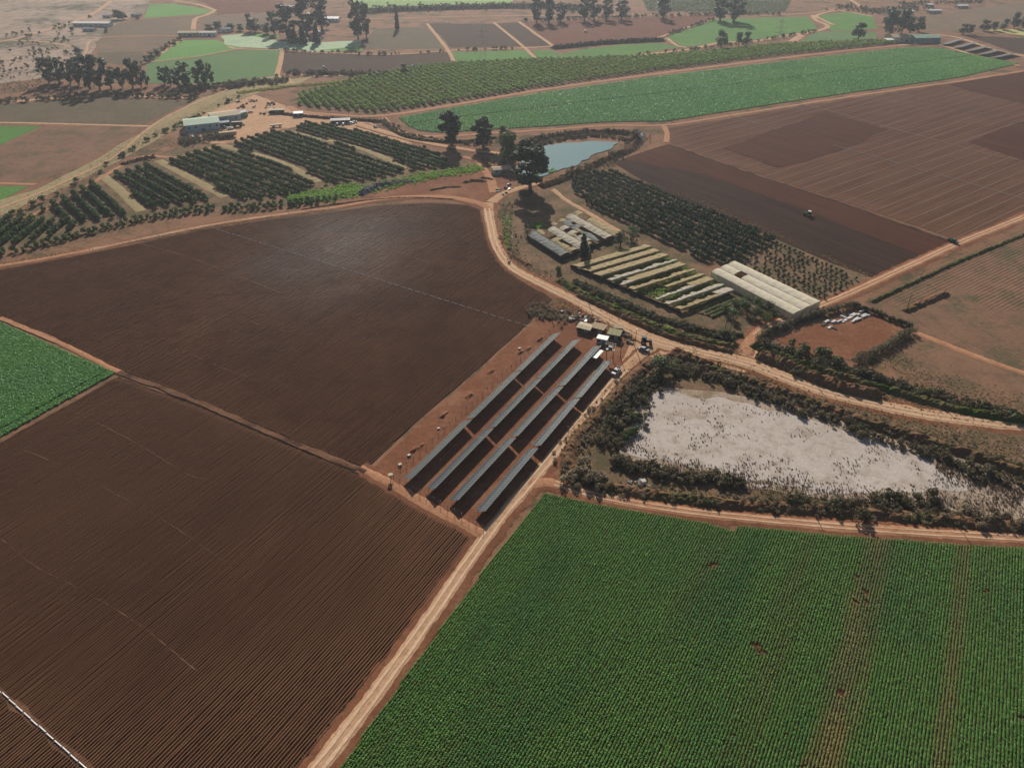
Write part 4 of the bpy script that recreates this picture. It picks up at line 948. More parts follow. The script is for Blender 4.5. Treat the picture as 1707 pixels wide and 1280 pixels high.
hedge('short thick hedge on the near right side of the materials yard', [(1516, 556), (1480, 578), (1424, 606)], 3.6, 3.6, 'scrub_d')
hedge('low green hedge along the foot of the old torn tunnels', [(960, 470), (1030, 500), (1100, 530), (1170, 552), (1235, 560)], 2.2, 1.6, 'scrub_v')
SH = {}
ORD = ['first', 'second', 'third', 'fourth', 'fifth', 'sixth', 'seventh', 'eighth', 'ninth', 'tenth', 'eleventh', 'twelfth']
def shrubs(label, group, px, wd, n, rlo, rhi, mat, z=0.05, nm='shrub'):
    key = mat
    if key not in SH: SH[key] = [leaf_cloud(blob_lobes(7, 1.0, 1.25, 0.05, 0.6, 0.45), 240, 0.16, M[mat], 'shrub', 0.2) for _ in range(4)]
    P = along(px, wd, n); P = P[np.argsort([(x / (y * cp + H * sp)) for x, y in P])]
    for k, (x, y) in enumerate(P):
        r = random.uniform(rlo, rhi); o = link(nm, random.choice(SH[key])); o.location = (x, y, z); o.rotation_euler = (0, 0, random.uniform(0, 6.28)); o.scale = (r, r, r * random.uniform(0.75, 1.15))
        tag(o, ('%s from the left: %s' % (ORD[k], label)) if n <= 12 else label, 'shrub', group)
shrubs('dark shrub in the thicket along the road side of the dry pan', 'shrubs on the north shore of the dry pan', [(1120, 620), (1200, 634), (1280, 664), (1360, 694), (1440, 722), (1520, 748), (1600, 776), (1700, 806)], 4, 36, 1.2, 2.3, 'scrub_d')
shrubs('dark brown shrub on the west shore of the dry pan', 'shrubs on the west shore of the dry pan', [(1086, 630), (1066, 660), (1040, 690), (1022, 720), (1012, 745)], 6, 22, 1.2, 2.4, 'scrub_d')
shrubs('green shrub at the west tip of the dry pan', 'green shrubs at the west tip', [(1062, 690), (1050, 712), (1042, 735)], 3, 12, 1.0, 1.9, 'scrub_v')
shrubs('grey dry shrub at the track corner south west of the pan', 'grey shrubs at the track corner', [(950, 780), (966, 798), (985, 812), (1005, 800), (970, 770)], 6, 20, 1.4, 2.5, 'scrub_g')
shrubs('dark shrub in the straight thicket on the near shore of the pan', 'thicket on the near shore', [(1020, 770), (1070, 781), (1130, 793), (1190, 801), (1238, 806)], 3, 22, 1.3, 2.1, 'scrub_d')
shrubs('tall dark shrub in the clump by the near right power poles', 'clump by the near right power poles', [(1312, 830), (1350, 846), (1400, 848), (1440, 842), (1480, 838)], 4.5, 16, 1.5, 2.8, 'scrub_d')
shrubs('dark shrub in the small clump right of the white power pole', 'small clump right of the pole', [(1490, 840), (1530, 836), (1570, 842)], 4, 10, 1.4, 2.6, 'scrub_d')
shrubs('grey brown shrub at the right end of the near bank', 'shrubs at the right end of the near bank', [(1610, 862), (1660, 868), (1704, 874)], 5, 10, 1.2, 2.3, 'scrub_g')
shrubs('dark green shrub along the canal below the materials yard', 'shrubs along the canal', [(1262, 574), (1320, 592), (1380, 608), (1440, 630), (1500, 646)], 4, 22, 1.6, 2.9, 'scrub_d')
shrubs('low green shrub along the canal towards the right edge', 'shrubs along the canal to the right', [(1500, 646), (1560, 662), (1620, 680), (1704, 698)], 3, 16, 1.2, 2.1, 'scrub_v')
shrubs('bright bushy shrub inside the materials yard hedge', 'bushy shrubs inside the yard', [(1318, 578), (1365, 592), (1400, 602)], 2, 6, 2.0, 3.0, 'scrub_v')
shrubs('green shrub at the fork below the garden thicket', 'shrubs at the fork', [(1205, 560), (1218, 570), (1228, 566)], 2, 6, 1.6, 2.4, 'scrub_v')
shrubs('dark shrub on the pond bank', 'shrubs on the pond bank', [(860, 258), (905, 232), (960, 226), (1020, 222), (1052, 234), (1030, 254), (985, 276), (940, 296)], 5, 28, 1.4, 2.8, 'scrub_d')
shrubs('shrub along the crest of the dry grass bank', 'shrubs on the dry grass bank', [(10, 366), (60, 344), (120, 312), (160, 288), (220, 252), (260, 228), (330, 196), (400, 160)], 4, 40, 1.2, 2.5, 'scrub_v')
shrubs('bush with orange tips beside the long torn tunnels', 'bushes by the torn tunnels', [(930, 452), (938, 460)], 1, 3, 1.4, 2.0, 'scrub_v')
shrubs('dark weed clump in the compost patch below the shed', 'weed clumps in the compost patch', [(612, 318), (640, 310), (680, 303)], 3, 10, 0.8, 1.5, 'scrub_g')

# ---- uncountable low growth: breaks every edge of road, bank and waste ground
def many(nm, lab, coll, parts, slo, shi, z=0.08, cat='weeds'):
    P = np.concatenate(parts); P = np.column_stack([P, np.full(len(P), z)])
    return scatter(nm, P, rng.uniform(slo, shi, len(P)), coll, label=lab, cat=cat)
def band(px, wd, n, off=0.0): return along(px, wd, n)
TS = None
many('dry_tufts', 'dry grass tufts on verges, banks and waste ground', C_tuft, [
    along([(1000, 812), (1100, 826), (1200, 838), (1300, 846), (1400, 852), (1520, 862), (1707, 880)], 4, 1500),
    along([(955, 800), (950, 770), (960, 735), (1000, 690), (1050, 635), (1092, 598)], 6, 1100), along([(1120, 590), (1230, 622), (1400, 680), (1600, 730), (1707, 752)], 9, 2200),
    along([(930, 470), (1040, 526), (1160, 570), (1240, 590)], 6, 900), along([(1262, 592), (1350, 625), (1470, 662), (1600, 690), (1707, 702)], 6, 1200), along([(880, 520), (925, 512), (970, 525), (1010, 545), (1050, 565)], 9, 1100),
    along([(0, 372), (120, 310), (250, 228), (400, 158)], 12, 2600), along([(-20, 444), (250, 398), (450, 362), (560, 346)], 2.2, 700), along([(845, 340), (840, 380), (855, 425), (890, 450), (930, 470)], 7, 900), along([(870, 240), (985, 222), (1060, 230), (1046, 252), (965, 288), (900, 312)], 8, 1100),
    along([(640, 210), (700, 232), (780, 244)], 4, 400), along([(455, 190), (560, 199), (640, 204)], 4, 400), along([(1450, 506), (1610, 432), (1707, 392)], 3, 500), along([(1010, 280), (1200, 350), (1450, 462)], 3.5, 700), along([(280, 245), (330, 230), (390, 228)], 14, 700), along([(1480, 590), (1560, 640), (1640, 660), (1707, 680)], 10, 700)], 0.4, 1.2)
many('verge_weeds', 'sparse small weeds along the near road verges', C_tuft, [along([(455, 1390), (560, 1275), (838, 893), (905, 812)], 0.8, 500), along([(908, 817), (1000, 835), (1200, 866), (1400, 887), (1700, 908)], 0.8, 800), along([(480, 1290), (640, 1100), (790, 900)], 0.5, 300)], 0.15, 0.5)
Pp = rand_in(GP(PAN), 9000); kk = np.array([nz(x, y, 0.09, 1) + 0.6 * nz(x, y, 0.35, 2) for x, y in Pp])
kx = np.array([(x - G(1042, 752).x) / 110.0 for x, y in Pp]); edge = np.array([(y - G(1200, 790).y) / 30.0 for x, y in Pp])
sel = rng.uniform(0, 1, len(Pp)) < np.clip(0.25 + 0.9 * kk + np.clip(0.30 - kx * 0.9, -0.4, 0.3) + np.clip(0.25 - edge, -0.25, 0.35), 0.01, 0.9) ** 1.4
Pp = Pp[sel]
many('pan_tufts', 'small dark dead tufts dotting the pale dry pan', C_tuftd, [Pp, along([(1100, 772), (1240, 804), (1400, 828), (1560, 838), (1700, 840)], 6, 2600), along([(1560, 775), (1640, 800), (1707, 830)], 9, 1800)], 0.3, 0.8, 0.26)
many('grey_scrub', 'grey dry scrub filling the rough ground round the pan', C_sg, [along([(955, 800), (950, 770), (965, 735), (1010, 690), (1055, 640)], 6, 330), along([(1000, 812), (1200, 836), (1400, 852), (1600, 868), (1707, 880)], 3.6, 420), along([(1120, 600), (1230, 634), (1400, 692), (1600, 748), (1707, 782)], 5, 380), along([(880, 525), (930, 522), (980, 540)], 8, 160), along([(860, 440), (850, 400), (846, 350), (880, 325)], 5, 130), along([(960, 300), (1010, 275), (1050, 252), (1080, 226)], 6, 170), along([(0, 150), (60, 142), (140, 150)], 30, 260)], 0.6, 1.5, 0.1, 'scrub')
many('dark_scrub', 'dark low scrub between the larger shrubs and along ditches', C_sd, [along([(1110, 615), (1200, 634), (1280, 664), (1440, 722), (1600, 776), (1707, 808)], 4.0, 240), along([(1086, 630), (1040, 690), (1012, 745)], 7, 220), along([(1020, 770), (1130, 793), (1238, 806)], 3, 200), along([(1262, 574), (1380, 608), (1500, 646), (1700, 698)], 4, 360), along([(300, 238), (340, 232), (385, 226)], 14, 240), along([(640, 206), (690, 228), (780, 240), (840, 236)], 4, 160), along([(820, 262), (850, 275)], 8, 90), along([(870, 246), (985, 227), (1055, 236)], 4, 220), along([(955, 470), (1050, 515), (1200, 565)], 2.5, 200), along([(1000, 808), (1200, 832), (1400, 848), (1600, 864), (1707, 876)], 3.0, 90), along([(1262, 592), (1350, 627), (1470, 662)], 4, 160), along([(1120, 596), (1230, 634), (1400, 690), (1600, 750), (1707, 786)], 4, 90)], 0.7, 1.8, 0.1, 'scrub')
many('far_scrub', 'dim scrub dotting the riverbed and canal banks far away', C_sd, [along([(600, 20), (700, 15), (860, 12), (1000, 18)], 40, 500), rand_in(GP([(-60, 60), (120, 40), (150, 110), (60, 132), (-60, 140)]), 150), along([(300, 152), (420, 140), (480, 136)], 14, 220), along([(480, 123), (650, 126)], 8, 150), along([(1400, 10), (1460, 22), (1540, 12)], 26, 200), along([(1500, 8), (1640, 4)], 20, 90), along([(240, 108), (270, 88), (302, 66)], 5, 40), along([(990, 101), (1140, 86), (1260, 70), (1362, 53)], 4, 70), along([(471, 85), (560, 90), (660, 92), (760, 86), (860, 82)], 4, 60), along([(1106, 62), (1190, 34)], 4, 40), along([(0, 172), (190, 160), (330, 166)], 6, 120), along([(870, 36), (1000, 31), (1180, 26), (1300, 25)], 8, 160)], 1.5, 3.4, 0.1, 'scrub')

# ================================================================== THINGS
M['alu'] = plain('mat_aluminium', srgb(140, 144, 142), 0.45, 0.5, 0.6, 0.08)
M['steel'] = plain('mat_steel', srgb(120, 120, 118), 0.5, 0.5, 0.7, 0.15)
M['white'] = plain('mat_white_paint', srgb(226, 224, 218), 0.5, 0.4, var=0.05)
M['dirtywhite'] = plain('mat_dirty_white', srgb(190, 184, 172), 0.7, 0.2, var=0.15)
M['black'] = plain('mat_black', srgb(30, 30, 32), 0.6, 0.3, var=0.2)
M['rubber'] = plain('mat_rubber', srgb(34, 33, 33), 0.85, 0.2, var=0.2)
M['glass'] = plain('mat_window', srgb(30, 36, 42), 0.1, 0.6, var=0.1)
M['wood'] = plain('mat_pole_wood', srgb(116, 100, 84), 0.85, 0.15, var=0.25)
M['rust'] = plain('mat_rust', srgb(126, 76, 54), 0.85, 0.15, var=0.35)
M['tan'] = plain('mat_tan_roof', srgb(176, 154, 124), 0.85, 0.15, var=0.12, bs=0.3)
M['beige'] = plain('mat_beige_roof', srgb(192, 176, 148), 0.85, 0.15, var=0.12)
M['greenroof'] = plain('mat_green_roof', srgb(150, 172, 146), 0.6, 0.3, var=0.1)
M['olive_roof'] = plain('mat_olive_roof', srgb(150, 142, 104), 0.8, 0.2, var=0.12)
M['blackplastic'] = plain('mat_black_sheet', srgb(38, 40, 46), 0.5, 0.4, var=0.3)
M['greenpaint'] = plain('mat_green_paint', srgb(52, 84, 58), 0.45, 0.4, var=0.15)
M['redpaint'] = plain('mat_red_paint', srgb(150, 52, 42), 0.5, 0.4, var=0.15)
M['greypaint'] = plain('mat_grey_paint', srgb(120, 126, 132), 0.4, 0.5, var=0.1)
M['yellowpaint'] = plain('mat_yellow_paint', srgb(196, 168, 104), 0.6, 0.3, var=0.12)
M['bluewall'] = plain('mat_blue_wall', srgb(164, 184, 192), 0.7, 0.2, var=0.1)
M['greenwall'] = plain('mat_green_wall', srgb(118, 150, 140), 0.7, 0.2, var=0.1)
mp_, n__, b__ = newmat('mat_pv_cells')
tc = n__.nodes.new('ShaderNodeTexCoord'); br = n__.nodes.new('ShaderNodeTexBrick')
br.offset = 0.0; br.inputs['Color1'].default_value = (0.030, 0.040, 0.050, 1); br.inputs['Color2'].default_value = (0.036, 0.048, 0.058, 1); br.inputs['Mortar'].default_value = (0.10, 0.12, 0.12, 1)
br.inputs['Scale'].default_value = 1.0; br.inputs['Mortar Size'].default_value = 0.011; br.inputs['Brick Width'].default_value = 0.164; br.inputs['Row Height'].default_value = 0.178
n__.links.new(tc.outputs['Object'], br.inputs['Vector']); n__.links.new(br.outputs['Color'], b__.inputs['Base Color'])
b__.inputs['Roughness'].default_value = 0.22; b__.inputs['Specular IOR Level'].default_value = 0.5; M['pv'] = mp_

# ---------------------------------------------------------------- solar tables
def panel_mesh(w_, l_, nm='panel'):
    mb = MB(); t = 0.032; z = 0.04
    mb.box((0, 0, z / 2), (w_, l_, z), m=0)
    mb.quad((-w_ / 2 + t, -l_ / 2 + t, z + 0.003), (w_ / 2 - t, -l_ / 2 + t, z + 0.003), (w_ / 2 - t, l_ / 2 - t, z + 0.003), (-w_ / 2 + t, l_ / 2 - t, z + 0.003), 1)
    return mesh_np(nm, mb.v, mb.f, [M['alu'], M['pv']], False, mb.m)
PW, PL, TILT, ZLOW = 1.0, 1.95, R(26), 1.3
PANEL = panel_mesh(PW - 0.03, PL - 0.04)
SOLAR = [((672.5, 797.7), (922, 556.5), [(785, 701), (866, 622)]), ((709.7, 815), (955.4, 566.5), [(820, 716), (898, 634)]), ((748.2, 833.5), (990, 577), [(854, 730), (934, 646)]), ((792, 852), (1007, 601.6), [(892, 746), (964, 667)])]
ORD = ['first', 'second', 'third', 'fourth', 'fifth', 'sixth', 'seventh', 'eighth', 'ninth', 'tenth', 'eleventh', 'twelfth', 'thirteenth', 'fourteenth', 'fifteenth', 'sixteenth', 'seventeenth', 'eighteenth', 'nineteenth', 'twentieth']
postm = None
def solar_table(a, b, label, group):
    """a, b: ends of the low edge on the ground; panels rise to the right of a->b"""
    d = (b - a); L = d.length; u = d.normalized(); az = math.atan2(u.x, u.y)
    e = empty('solar_table', (a.x, a.y, 0), -az)      # local +y along the row, +x to the high side
    tag(e, label, 'solar panels', group)
    n = max(2, int(L / PW)); ca, sa = math.cos(TILT), math.sin(TILT)
    for r_ in range(2):
        s = PL * (r_ + 0.5)
        for k in range(n):
            o = link('panel', PANEL, None, e); o.location = (s * ca, (k + 0.5) * PW, ZLOW + s * sa)
            o.matrix_local = Matrix.Translation((s * ca, (k + 0.5) * PW, ZLOW + s * sa)) @ Matrix.Rotation(-TILT, 4, 'Y') @ Matrix.Rotation(math.pi / 2, 4, 'Z')
    LL = n * PW
    for s in (0.6, 1.7, 2.9):
        mb = MB(); x, z = s * ca, ZLOW + s * sa - 0.07
        mb.bar((x, 0.02, z), (x, LL - 0.02, z), 0.05, 4); mb.build('rail', M['alu'], e)
    for k in range(int(LL / 4.2) + 1):
        y = 0.6 + k * (LL - 1.2) / max(1, int(LL / 4.2))
        for s in (0.6, 2.9):
            mb = MB(); mb.bar((s * ca, y, -0.1), (s * ca, y, ZLOW + s * sa - 0.1), 0.06, 5); mb.build('post', M['steel'], e)
        mb = MB(); mb.bar((0.3 * ca, y, ZLOW + 0.3 * sa - 0.13), (3.3 * ca, y, ZLOW + 3.3 * sa - 0.13), 0.045, 4); mb.build('rafter', M['steel'], e)
    return e
for ri, (p0, p1, gaps) in enumerate(SOLAR):
    A = G(*p0, ZLOW); B = G(*p1, ZLOW); d = B - A; L = d.length; u = d.normalized()
    ts = [0.0] + [max(0, min(L, (G(*g, 1.6) - A).dot(u))) for g in gaps] + [L]
    for k in range(3):
        a = A + u * (ts[k] + (0.35 if k else 0)); b = A + u * (ts[k + 1] - (0.35 if k < 2 else 0)); a.z = b.z = 0
        solar_table(a, b, '%s section of the %s grey solar row from the dark field' % (['near', 'middle', 'far'][k], ORD[ri]), 'tables of the four solar rows')
# distant array on the right
PANELF = None
for k in range(5):
    t0 = k / 4.0
    a = G(1574 + 84 * t0 * 1.0, 77 + 22 * t0); b = G(1602 + 88 * t0, 68 + 24 * t0)
    e = empty('solar_table', (a.x, a.y, 0), -math.atan2(b.x - a.x, b.y - a.y)); tag(e, '%s dark row of the distant solar array, counted from the warehouse' % ORD[k], 'solar panels', 'rows of the distant solar array')
    L = (b - a).length; n = max(3, int(L / 9)); me = None
    for q in range(n):
        if me is None:
            mb = MB(); mb.box((0, 0, 0), (9.0, L / n - 0.3, 0.1)); me = mesh_np('panel_block', mb.v, mb.f, M['blackplastic'])
        o = link('panel_block', me, None, e); o.location = (0, (q + 0.5) * L / n, 1.7); o.rotation_euler = (0, R(-12), 0)
    for q in range(n):
        mb = MB(); mb.bar((0, (q + 0.5) * L / n, -0.1), (0, (q + 0.5) * L / n, 1.65), 0.12, 5); mb.build('post', M['steel'], e)

# ---------------------------------------------------------------- greenhouses
def plasticmat(name, c, tr=0.35, var=0.15):
    m, n, b = newmat(name); v = pos(n); f = noise_n(n, v, 0.5, 6, 0.65); f2 = noise_n(n, v, 3.0, 4, 0.6)
    col = ramp(n, f, [(0.3, tuple(q * (1 - var) for q in c[:3])), (0.7, tuple(min(1, q * (1 + var)) for q in c[:3]))])
    col = mix(n, 0.25, col, ramp(n, f2, [(0.35, (0.5, 0.5, 0.5)), (0.65, (1, 1, 1))]), 'MULTIPLY')
    n.links.new(col, b.inputs['Base Color']); b.inputs['Roughness'].default_value = 0.8; b.inputs['Specular IOR Level'].default_value = 0.1
    tn = n.nodes.new('ShaderNodeBsdfTranslucent'); n.links.new(col, tn.inputs['Color']); mx = n.nodes.new('ShaderNodeMixShader'); mx.inputs[0].default_value = tr
    n.links.new(b.outputs[0], mx.inputs[1]); n.links.new(tn.outputs[0], mx.inputs[2]); n.links.new(mx.outputs[0], n.nodes['Material Output'].inputs['Surface'])
    bump(n, b, f2, 0.3, 0.1); return m
M['film'] = plasticmat('mat_film_cream', srgb(230, 220, 194), 0.25); M['film_old'] = plasticmat('mat_film_old', srgb(172, 153, 112), 0.2, 0.22); M['film_white'] = plasticmat('mat_film_white', srgb(188, 178, 158), 0.2, 0.25); M['film_grey'] = plasticmat('mat_film_grey', srgb(128, 132, 128), 0.2, 0.25)
M['shadecloth'] = plain('mat_shade_cloth', srgb(70, 66, 58), 0.9, 0.1, var=0.25)
def greenhouse(name, label, A, B, C, D, spans, segs, eave, rise, prof, cover, walls=None, sag=0.12, frame='steel'):
    """A->B along the ridges (near edge), D->C the far edge; spans are counted from A/B towards D/C.
    prof: list of (fraction across, height fraction); cover(i, j) -> material key or None where the sheet is gone"""
    e = empty(name, (A.x, A.y, 0)); tag(e, label, 'greenhouse')
    o0 = Vector((A.x, A.y, 0))
    def pt(s, t, z): 
        q = A.lerp(B, t).lerp(D.lerp(C, t), s) - o0; q.z = z; return q
    m = len(prof)
    for i in range(spans):
        for j in range(segs):
            mk = cover(i, j)
            if mk is None: continue
            V = []; F = []; sub = 4
            torn = mk.endswith('!'); mk = mk.rstrip('!')
            for k in range(sub + 1):
                t = (j + k / sub * 0.998 + 0.001) / segs
                for q, (f, hz) in enumerate(prof):
                    cut = (0.62 + 0.4 * nz(t * 9, i * 3.3, 1.0) + 0.18 * nz(t * 40, i, 1.0)) if torn else 1.0
                    f2 = f * min(1.0, max(0.25, cut))
                    s = (i + f2) / spans; x = pt(s, t, 0)
                    z = eave + rise * hz + sag * nz(x.x + o0.x, x.y + o0.y, 0.5, i) - sag * 0.25 * math.sin(math.pi * k / sub) * (1 if 0 < q < m - 1 else 0.3)
                    if torn and q == m - 1: z -= random.uniform(0.05, 0.4)
                    V.append((x.x, x.y, z))
            for k in range(sub):
                for q in range(m - 1):
                    F.append((k * m + q, k * m + q + 1, (k + 1) * m + q + 1, (k + 1) * m + q))
            link('roof_sheet', mesh_np('roof_sheet', V, F, M[mk]), None, e)
        # hoops / rafters and posts of this span
        mb = MB()
        for j in range(segs + 1):
            t = j / segs; P = [pt((i + f) / spans, t, eave + rise * hz - 0.1) for f, hz in prof]
            for a, b in zip(P[:-1], P[1:]): mb.bar(a, b, 0.06, 4)
            mb.bar(pt(i / spans, t, -0.1), pt(i / spans, t, eave), 0.06, 4)
            if i == spans - 1: mb.bar(pt(1, t, -0.1), pt(1, t, eave), 0.06, 4)
        mb.bar(pt((i + 0.02) / spans, 0, eave - 0.05), pt((i + 0.02) / spans, 1, eave - 0.05), 0.06, 4)
        mb.build('hoop_frame', M[frame], e)
    if walls:
        for nm, (s0, t0), (s1, t1), mk, hh in walls:
            V = []; F = []; n = 14
            for k in range(n + 1):
                s = s0 + (s1 - s0) * k / n; t = t0 + (t1 - t0) * k / n; x = pt(s, t, 0)
                V += [(x.x + 0.2 * nz(x.x, x.y, 0.6), x.y + 0.2 * nz(x.x, x.y, 0.6, 3), -0.05), (x.x, x.y, hh * eave * (1 + 0.06 * nz(x.x, x.y, 0.9, 7)))]
                if k: F.append((2 * k - 2, 2 * k, 2 * k + 1, 2 * k - 1))
            link(nm, mesh_np(nm, V, F, M[mk]), None, e)
    return e
arc = [(0.02, 0.0), (0.14, 0.48), (0.3, 0.85), (0.5, 1.0), (0.7, 0.85), (0.86, 0.48), (0.98, 0.0)]
EV = 3.2
greenhouse('greenhouse', 'big cream white plastic greenhouse of three spans by the red road', G(1186, 453, EV), G(1322, 524, EV), G(1368, 502, EV), G(1226, 435, EV), 3, 11, EV, 0.5, arc,
    lambda i, j: None if (i == 1 and j == 2) else 'film', [('side_wall', (0, 0), (0, 1), 'film', 0.95), ('side_wall', (1, 0), (1, 1), 'film', 0.95), ('end_wall', (0, 1), (1, 1), 'film', 0.98), ('end_wall', (0, 0), (1, 0), 'film', 0.98)], 0.1)
# long torn tunnels: shallow sheet up to an open vent on the near side
saw = [(0.02, 0.1), (0.05, 0.6), (0.1, 1.0), (0.4, 0.75), (0.72, 0.35), (0.86, 0.0)]
random.seed(5)
def cov_b(i, j):
    i = 9 - i
    return [lambda: 'film_old', lambda: 'film_old', lambda: 'film_old', lambda: 'film_white!', lambda: 'film_old' if j > 1 else 'film_white!', lambda: 'film_old!', lambda: None if j < 4 else 'film_old!', lambda: 'film_old' if j > 6 else 'film_white!',
            lambda: 'film_white!', lambda: 'film_white' if j > 7 else 'film_old!'][i]()
greenhouse('greenhouse', 'long torn tunnels of old brown plastic in ten ragged spans', G(1136, 518, 1.7), G(1225, 486, 1.7), G(1074, 406, 1.7), G(951, 441, 1.7), 10, 11, 1.7, 0.7, saw, cov_b,
    [('side_wall', (0, 0), (1, 0), 'shadecloth', 0.8), ('end_wall', (1, 0), (1, 1), 'shadecloth', 0.7)], 0.3, 'wood')
def cov_a(i, j):
    if i == 0: return 'film_grey' if random.random() < 0.9 else 'film_grey!'
    if i == 1: return None if j in (2, 3) else random.choice(['film_old', 'film_old', 'film_old!'])
    if i == 2: return 'film_white' if j > 0 else None
    if i == 3: return None if j in (1, 3) else random.choice(['film_white', 'film_white', 'film_old!'])
    if i == 4: return random.choice(['film_grey!', 'film_grey', 'film_grey!', 'film_old!'])
    if i == 5: return 'film_white'
    return None if j in (1, 2) else 'film_old'
greenhouse('greenhouse', 'patchy older greenhouse with grey and white sheets near the big tree', G(879, 392, 2.4), G(934, 427, 2.4), G(1036, 388, 2.4), G(966, 351, 2.4), 7, 9, 2.4, 0.55, arc, cov_a,
    [('side_wall', (0, 0), (0, 1), 'shadecloth', 0.9), ('end_wall', (0, 1), (1, 1), 'shadecloth', 0.6)], 0.25, 'wood')
Pq = rand_in(GP([(955, 442), (1072, 408), (1222, 486), (1138, 516)]), 2600)
many('tunnel_plants', 'green plants and weeds growing under the torn tunnels', C_lush, [Pq], 0.5, 1.0, 0.1)
sheet('garden_soil', [(1145, 517), (1212, 488), (1250, 503), (1190, 530)], 0.3, M['scrubsoil'], 0.3, 3)
M['bed'] = leafmat('mat_bed', srgb(60, 104, 44), srgb(86, 132, 60), 0.2)
C_bed = src_set('bed', 3, lambda k: plant(18, 0.35, 0.4, 0.18, M['bed'], 0.4))
for k in range(6):
    a = G(1146 + k * 8, 514 + k * 3.2); b = G(1208 + k * 7, 489 + k * 3.2); n = 70
    t = rng.uniform(0, 1, n); Pq = np.outer(1 - t, a) + np.outer(t, b) + rng.normal(0, 0.18, (n, 3)); Pq[:, 2] = 0.32
    scatter('vegetable_bed', Pq, rng.uniform(0.9, 1.4, n), C_bed, label='%s row of green vegetables from the torn tunnels' % ORD[k], cat='crop')

# ---------------------------------------------------------------- buildings
def house(name, label, px, py, L, W, az, hw, rise, wallm, roofm, group=None, roof='gable', openings=3, over=0.4, cat='building', z0=0.0):
    e = empty(name, G(px, py), -R(az) + math.pi / 2); tag(e, label, cat, group)     # local x runs along azimuth az
    rise = rise * 0.45 if roof == 'gable' else rise
    hx, hy = L / 2, W / 2
    V = [(-hx, -hy, -0.1), (hx, -hy, -0.1), (hx, hy, -0.1), (-hx, hy, -0.1), (-hx, -hy, hw), (hx, -hy, hw), (hx, hy, hw), (-hx, hy, hw)]
    F = [(0, 1, 5, 4), (1, 2, 6, 5), (2, 3, 7, 6), (3, 0, 4, 7)]
    if roof == 'gable': V += [(-hx, 0, hw + rise - 0.05), (hx, 0, hw + rise - 0.05)]; F += [(4, 7, 8), (5, 6, 9)]
    link('wall', mesh_np('wall', V, F, M[wallm]), None, e)
    if roof == 'gable':
        for s in (-1, 1):
            q = MB(); y1 = s * (hy + over); sl = rise / hy
            a, b, c, d = Vector((-hx - over, y1, hw - sl * over)), Vector((hx + over, y1, hw - sl * over)), Vector((hx + over, 0, hw + rise)), Vector((-hx - over, 0, hw + rise))
            up = Vector((0, 0, 0.1)); q.add([a, b, c, d, a + up, b + up, c + up, d + up], [(0, 1, 2, 3), (4, 5, 6, 7), (0, 1, 5, 4), (1, 2, 6, 5), (2, 3, 7, 6), (3, 0, 4, 7)])
            n = max(3, int(L / 1.5))
            for k in range(n + 1):
                x = -hx - over + (L + 2 * over) * k / n
                q.bar((x, y1, hw - sl * over + 0.13), (x, s * 0.02, hw + rise + 0.13), 0.04, 4)
            q.build('roof', M[roofm], e)
    else:
        q = MB(); o = over; z1, z2 = hw + 0.05, hw + rise
        q.add([(-hx - o, -hy - o, z1), (hx + o, -hy - o, z1), (hx + o, hy + o, z2), (-hx - o, hy + o, z2), (-hx - o, -hy - o, z1 + .1), (hx + o, -hy - o, z1 + .1), (hx + o, hy + o, z2 + .1), (-hx - o, hy + o, z2 + .1)], [(3, 2, 1, 0), (4, 5, 6, 7), (0, 1, 5, 4), (1, 2, 6, 5), (2, 3, 7, 6), (3, 0, 4, 7)])
        n = max(2, int(L / 1.2))
        for k in range(n + 1):
            x = -hx - o + (L + 2 * o) * k / n; q.bar((x, -hy - o, z1 + 0.13), (x, hy + o, z2 + 0.13), 0.035, 4)
        q.build('roof', M[roofm], e)
    for k in range(openings):
        x = -hx + L * (k + 0.5) / openings
        if k == openings // 2:
            q = MB(); q.box((x, -hy - 0.03, min(1.1, hw * 0.42)), (min(3.0, L * 0.2 + 0.6), 0.06, min(2.2, hw * 0.84))); q.build('door', M['greypaint'], e)
        else:
            q = MB(); q.box((x, -hy - 0.03, hw * 0.6), (1.3, 0.06, min(1.1, hw * 0.4))); q.build('window', M['glass'], e)
    return e
house('pump_house', 'small shed with tan roof below the pond and its big tree', 836, 288, 11.5, 6.0, 76, 3.0, 1.3, 'bluewall', 'tan')
house('barn', 'large barn with pale green roof at the end of the farmyard', 338, 213, 24, 19, 66, 5.0, 3.4, 'bluewall', 'greenroof', openings=5)
house('barn', 'beige roofed barn joined behind the pale green one', 376, 202, 21, 15, 60, 5.4, 2.6, 'bluewall', 'beige', openings=3)
house('lean_to', 'low dark open lean-to in front of the two barns', 372, 210, 9, 7, 66, 3.0, 0.4, 'blackplastic', 'greypaint', roof='flat', openings=1)
house('farm_office', 'long low building with dark roof and cars parked before it', 568, 205, 14, 6, 82, 2.6, 1.4, 'rust', 'blackplastic', openings=5)
house('stall', 'small white roofed stall right of the farmyard bend', 498, 194, 6.5, 4.5, 80, 2.6, 0.4, 'black', 'white', roof='flat', openings=1)
house('stall', 'long cream roofed stall against the orchard bank', 462, 189, 11, 3.5, 82, 2.6, 0.4, 'black', 'beige', roof='flat', openings=3)
house('fabric_shelter', 'ragged green fabric shelter behind the barns', 402, 195, 8, 7, 40, 3.8, 1.0, 'greenwall', 'greypaint', openings=1)
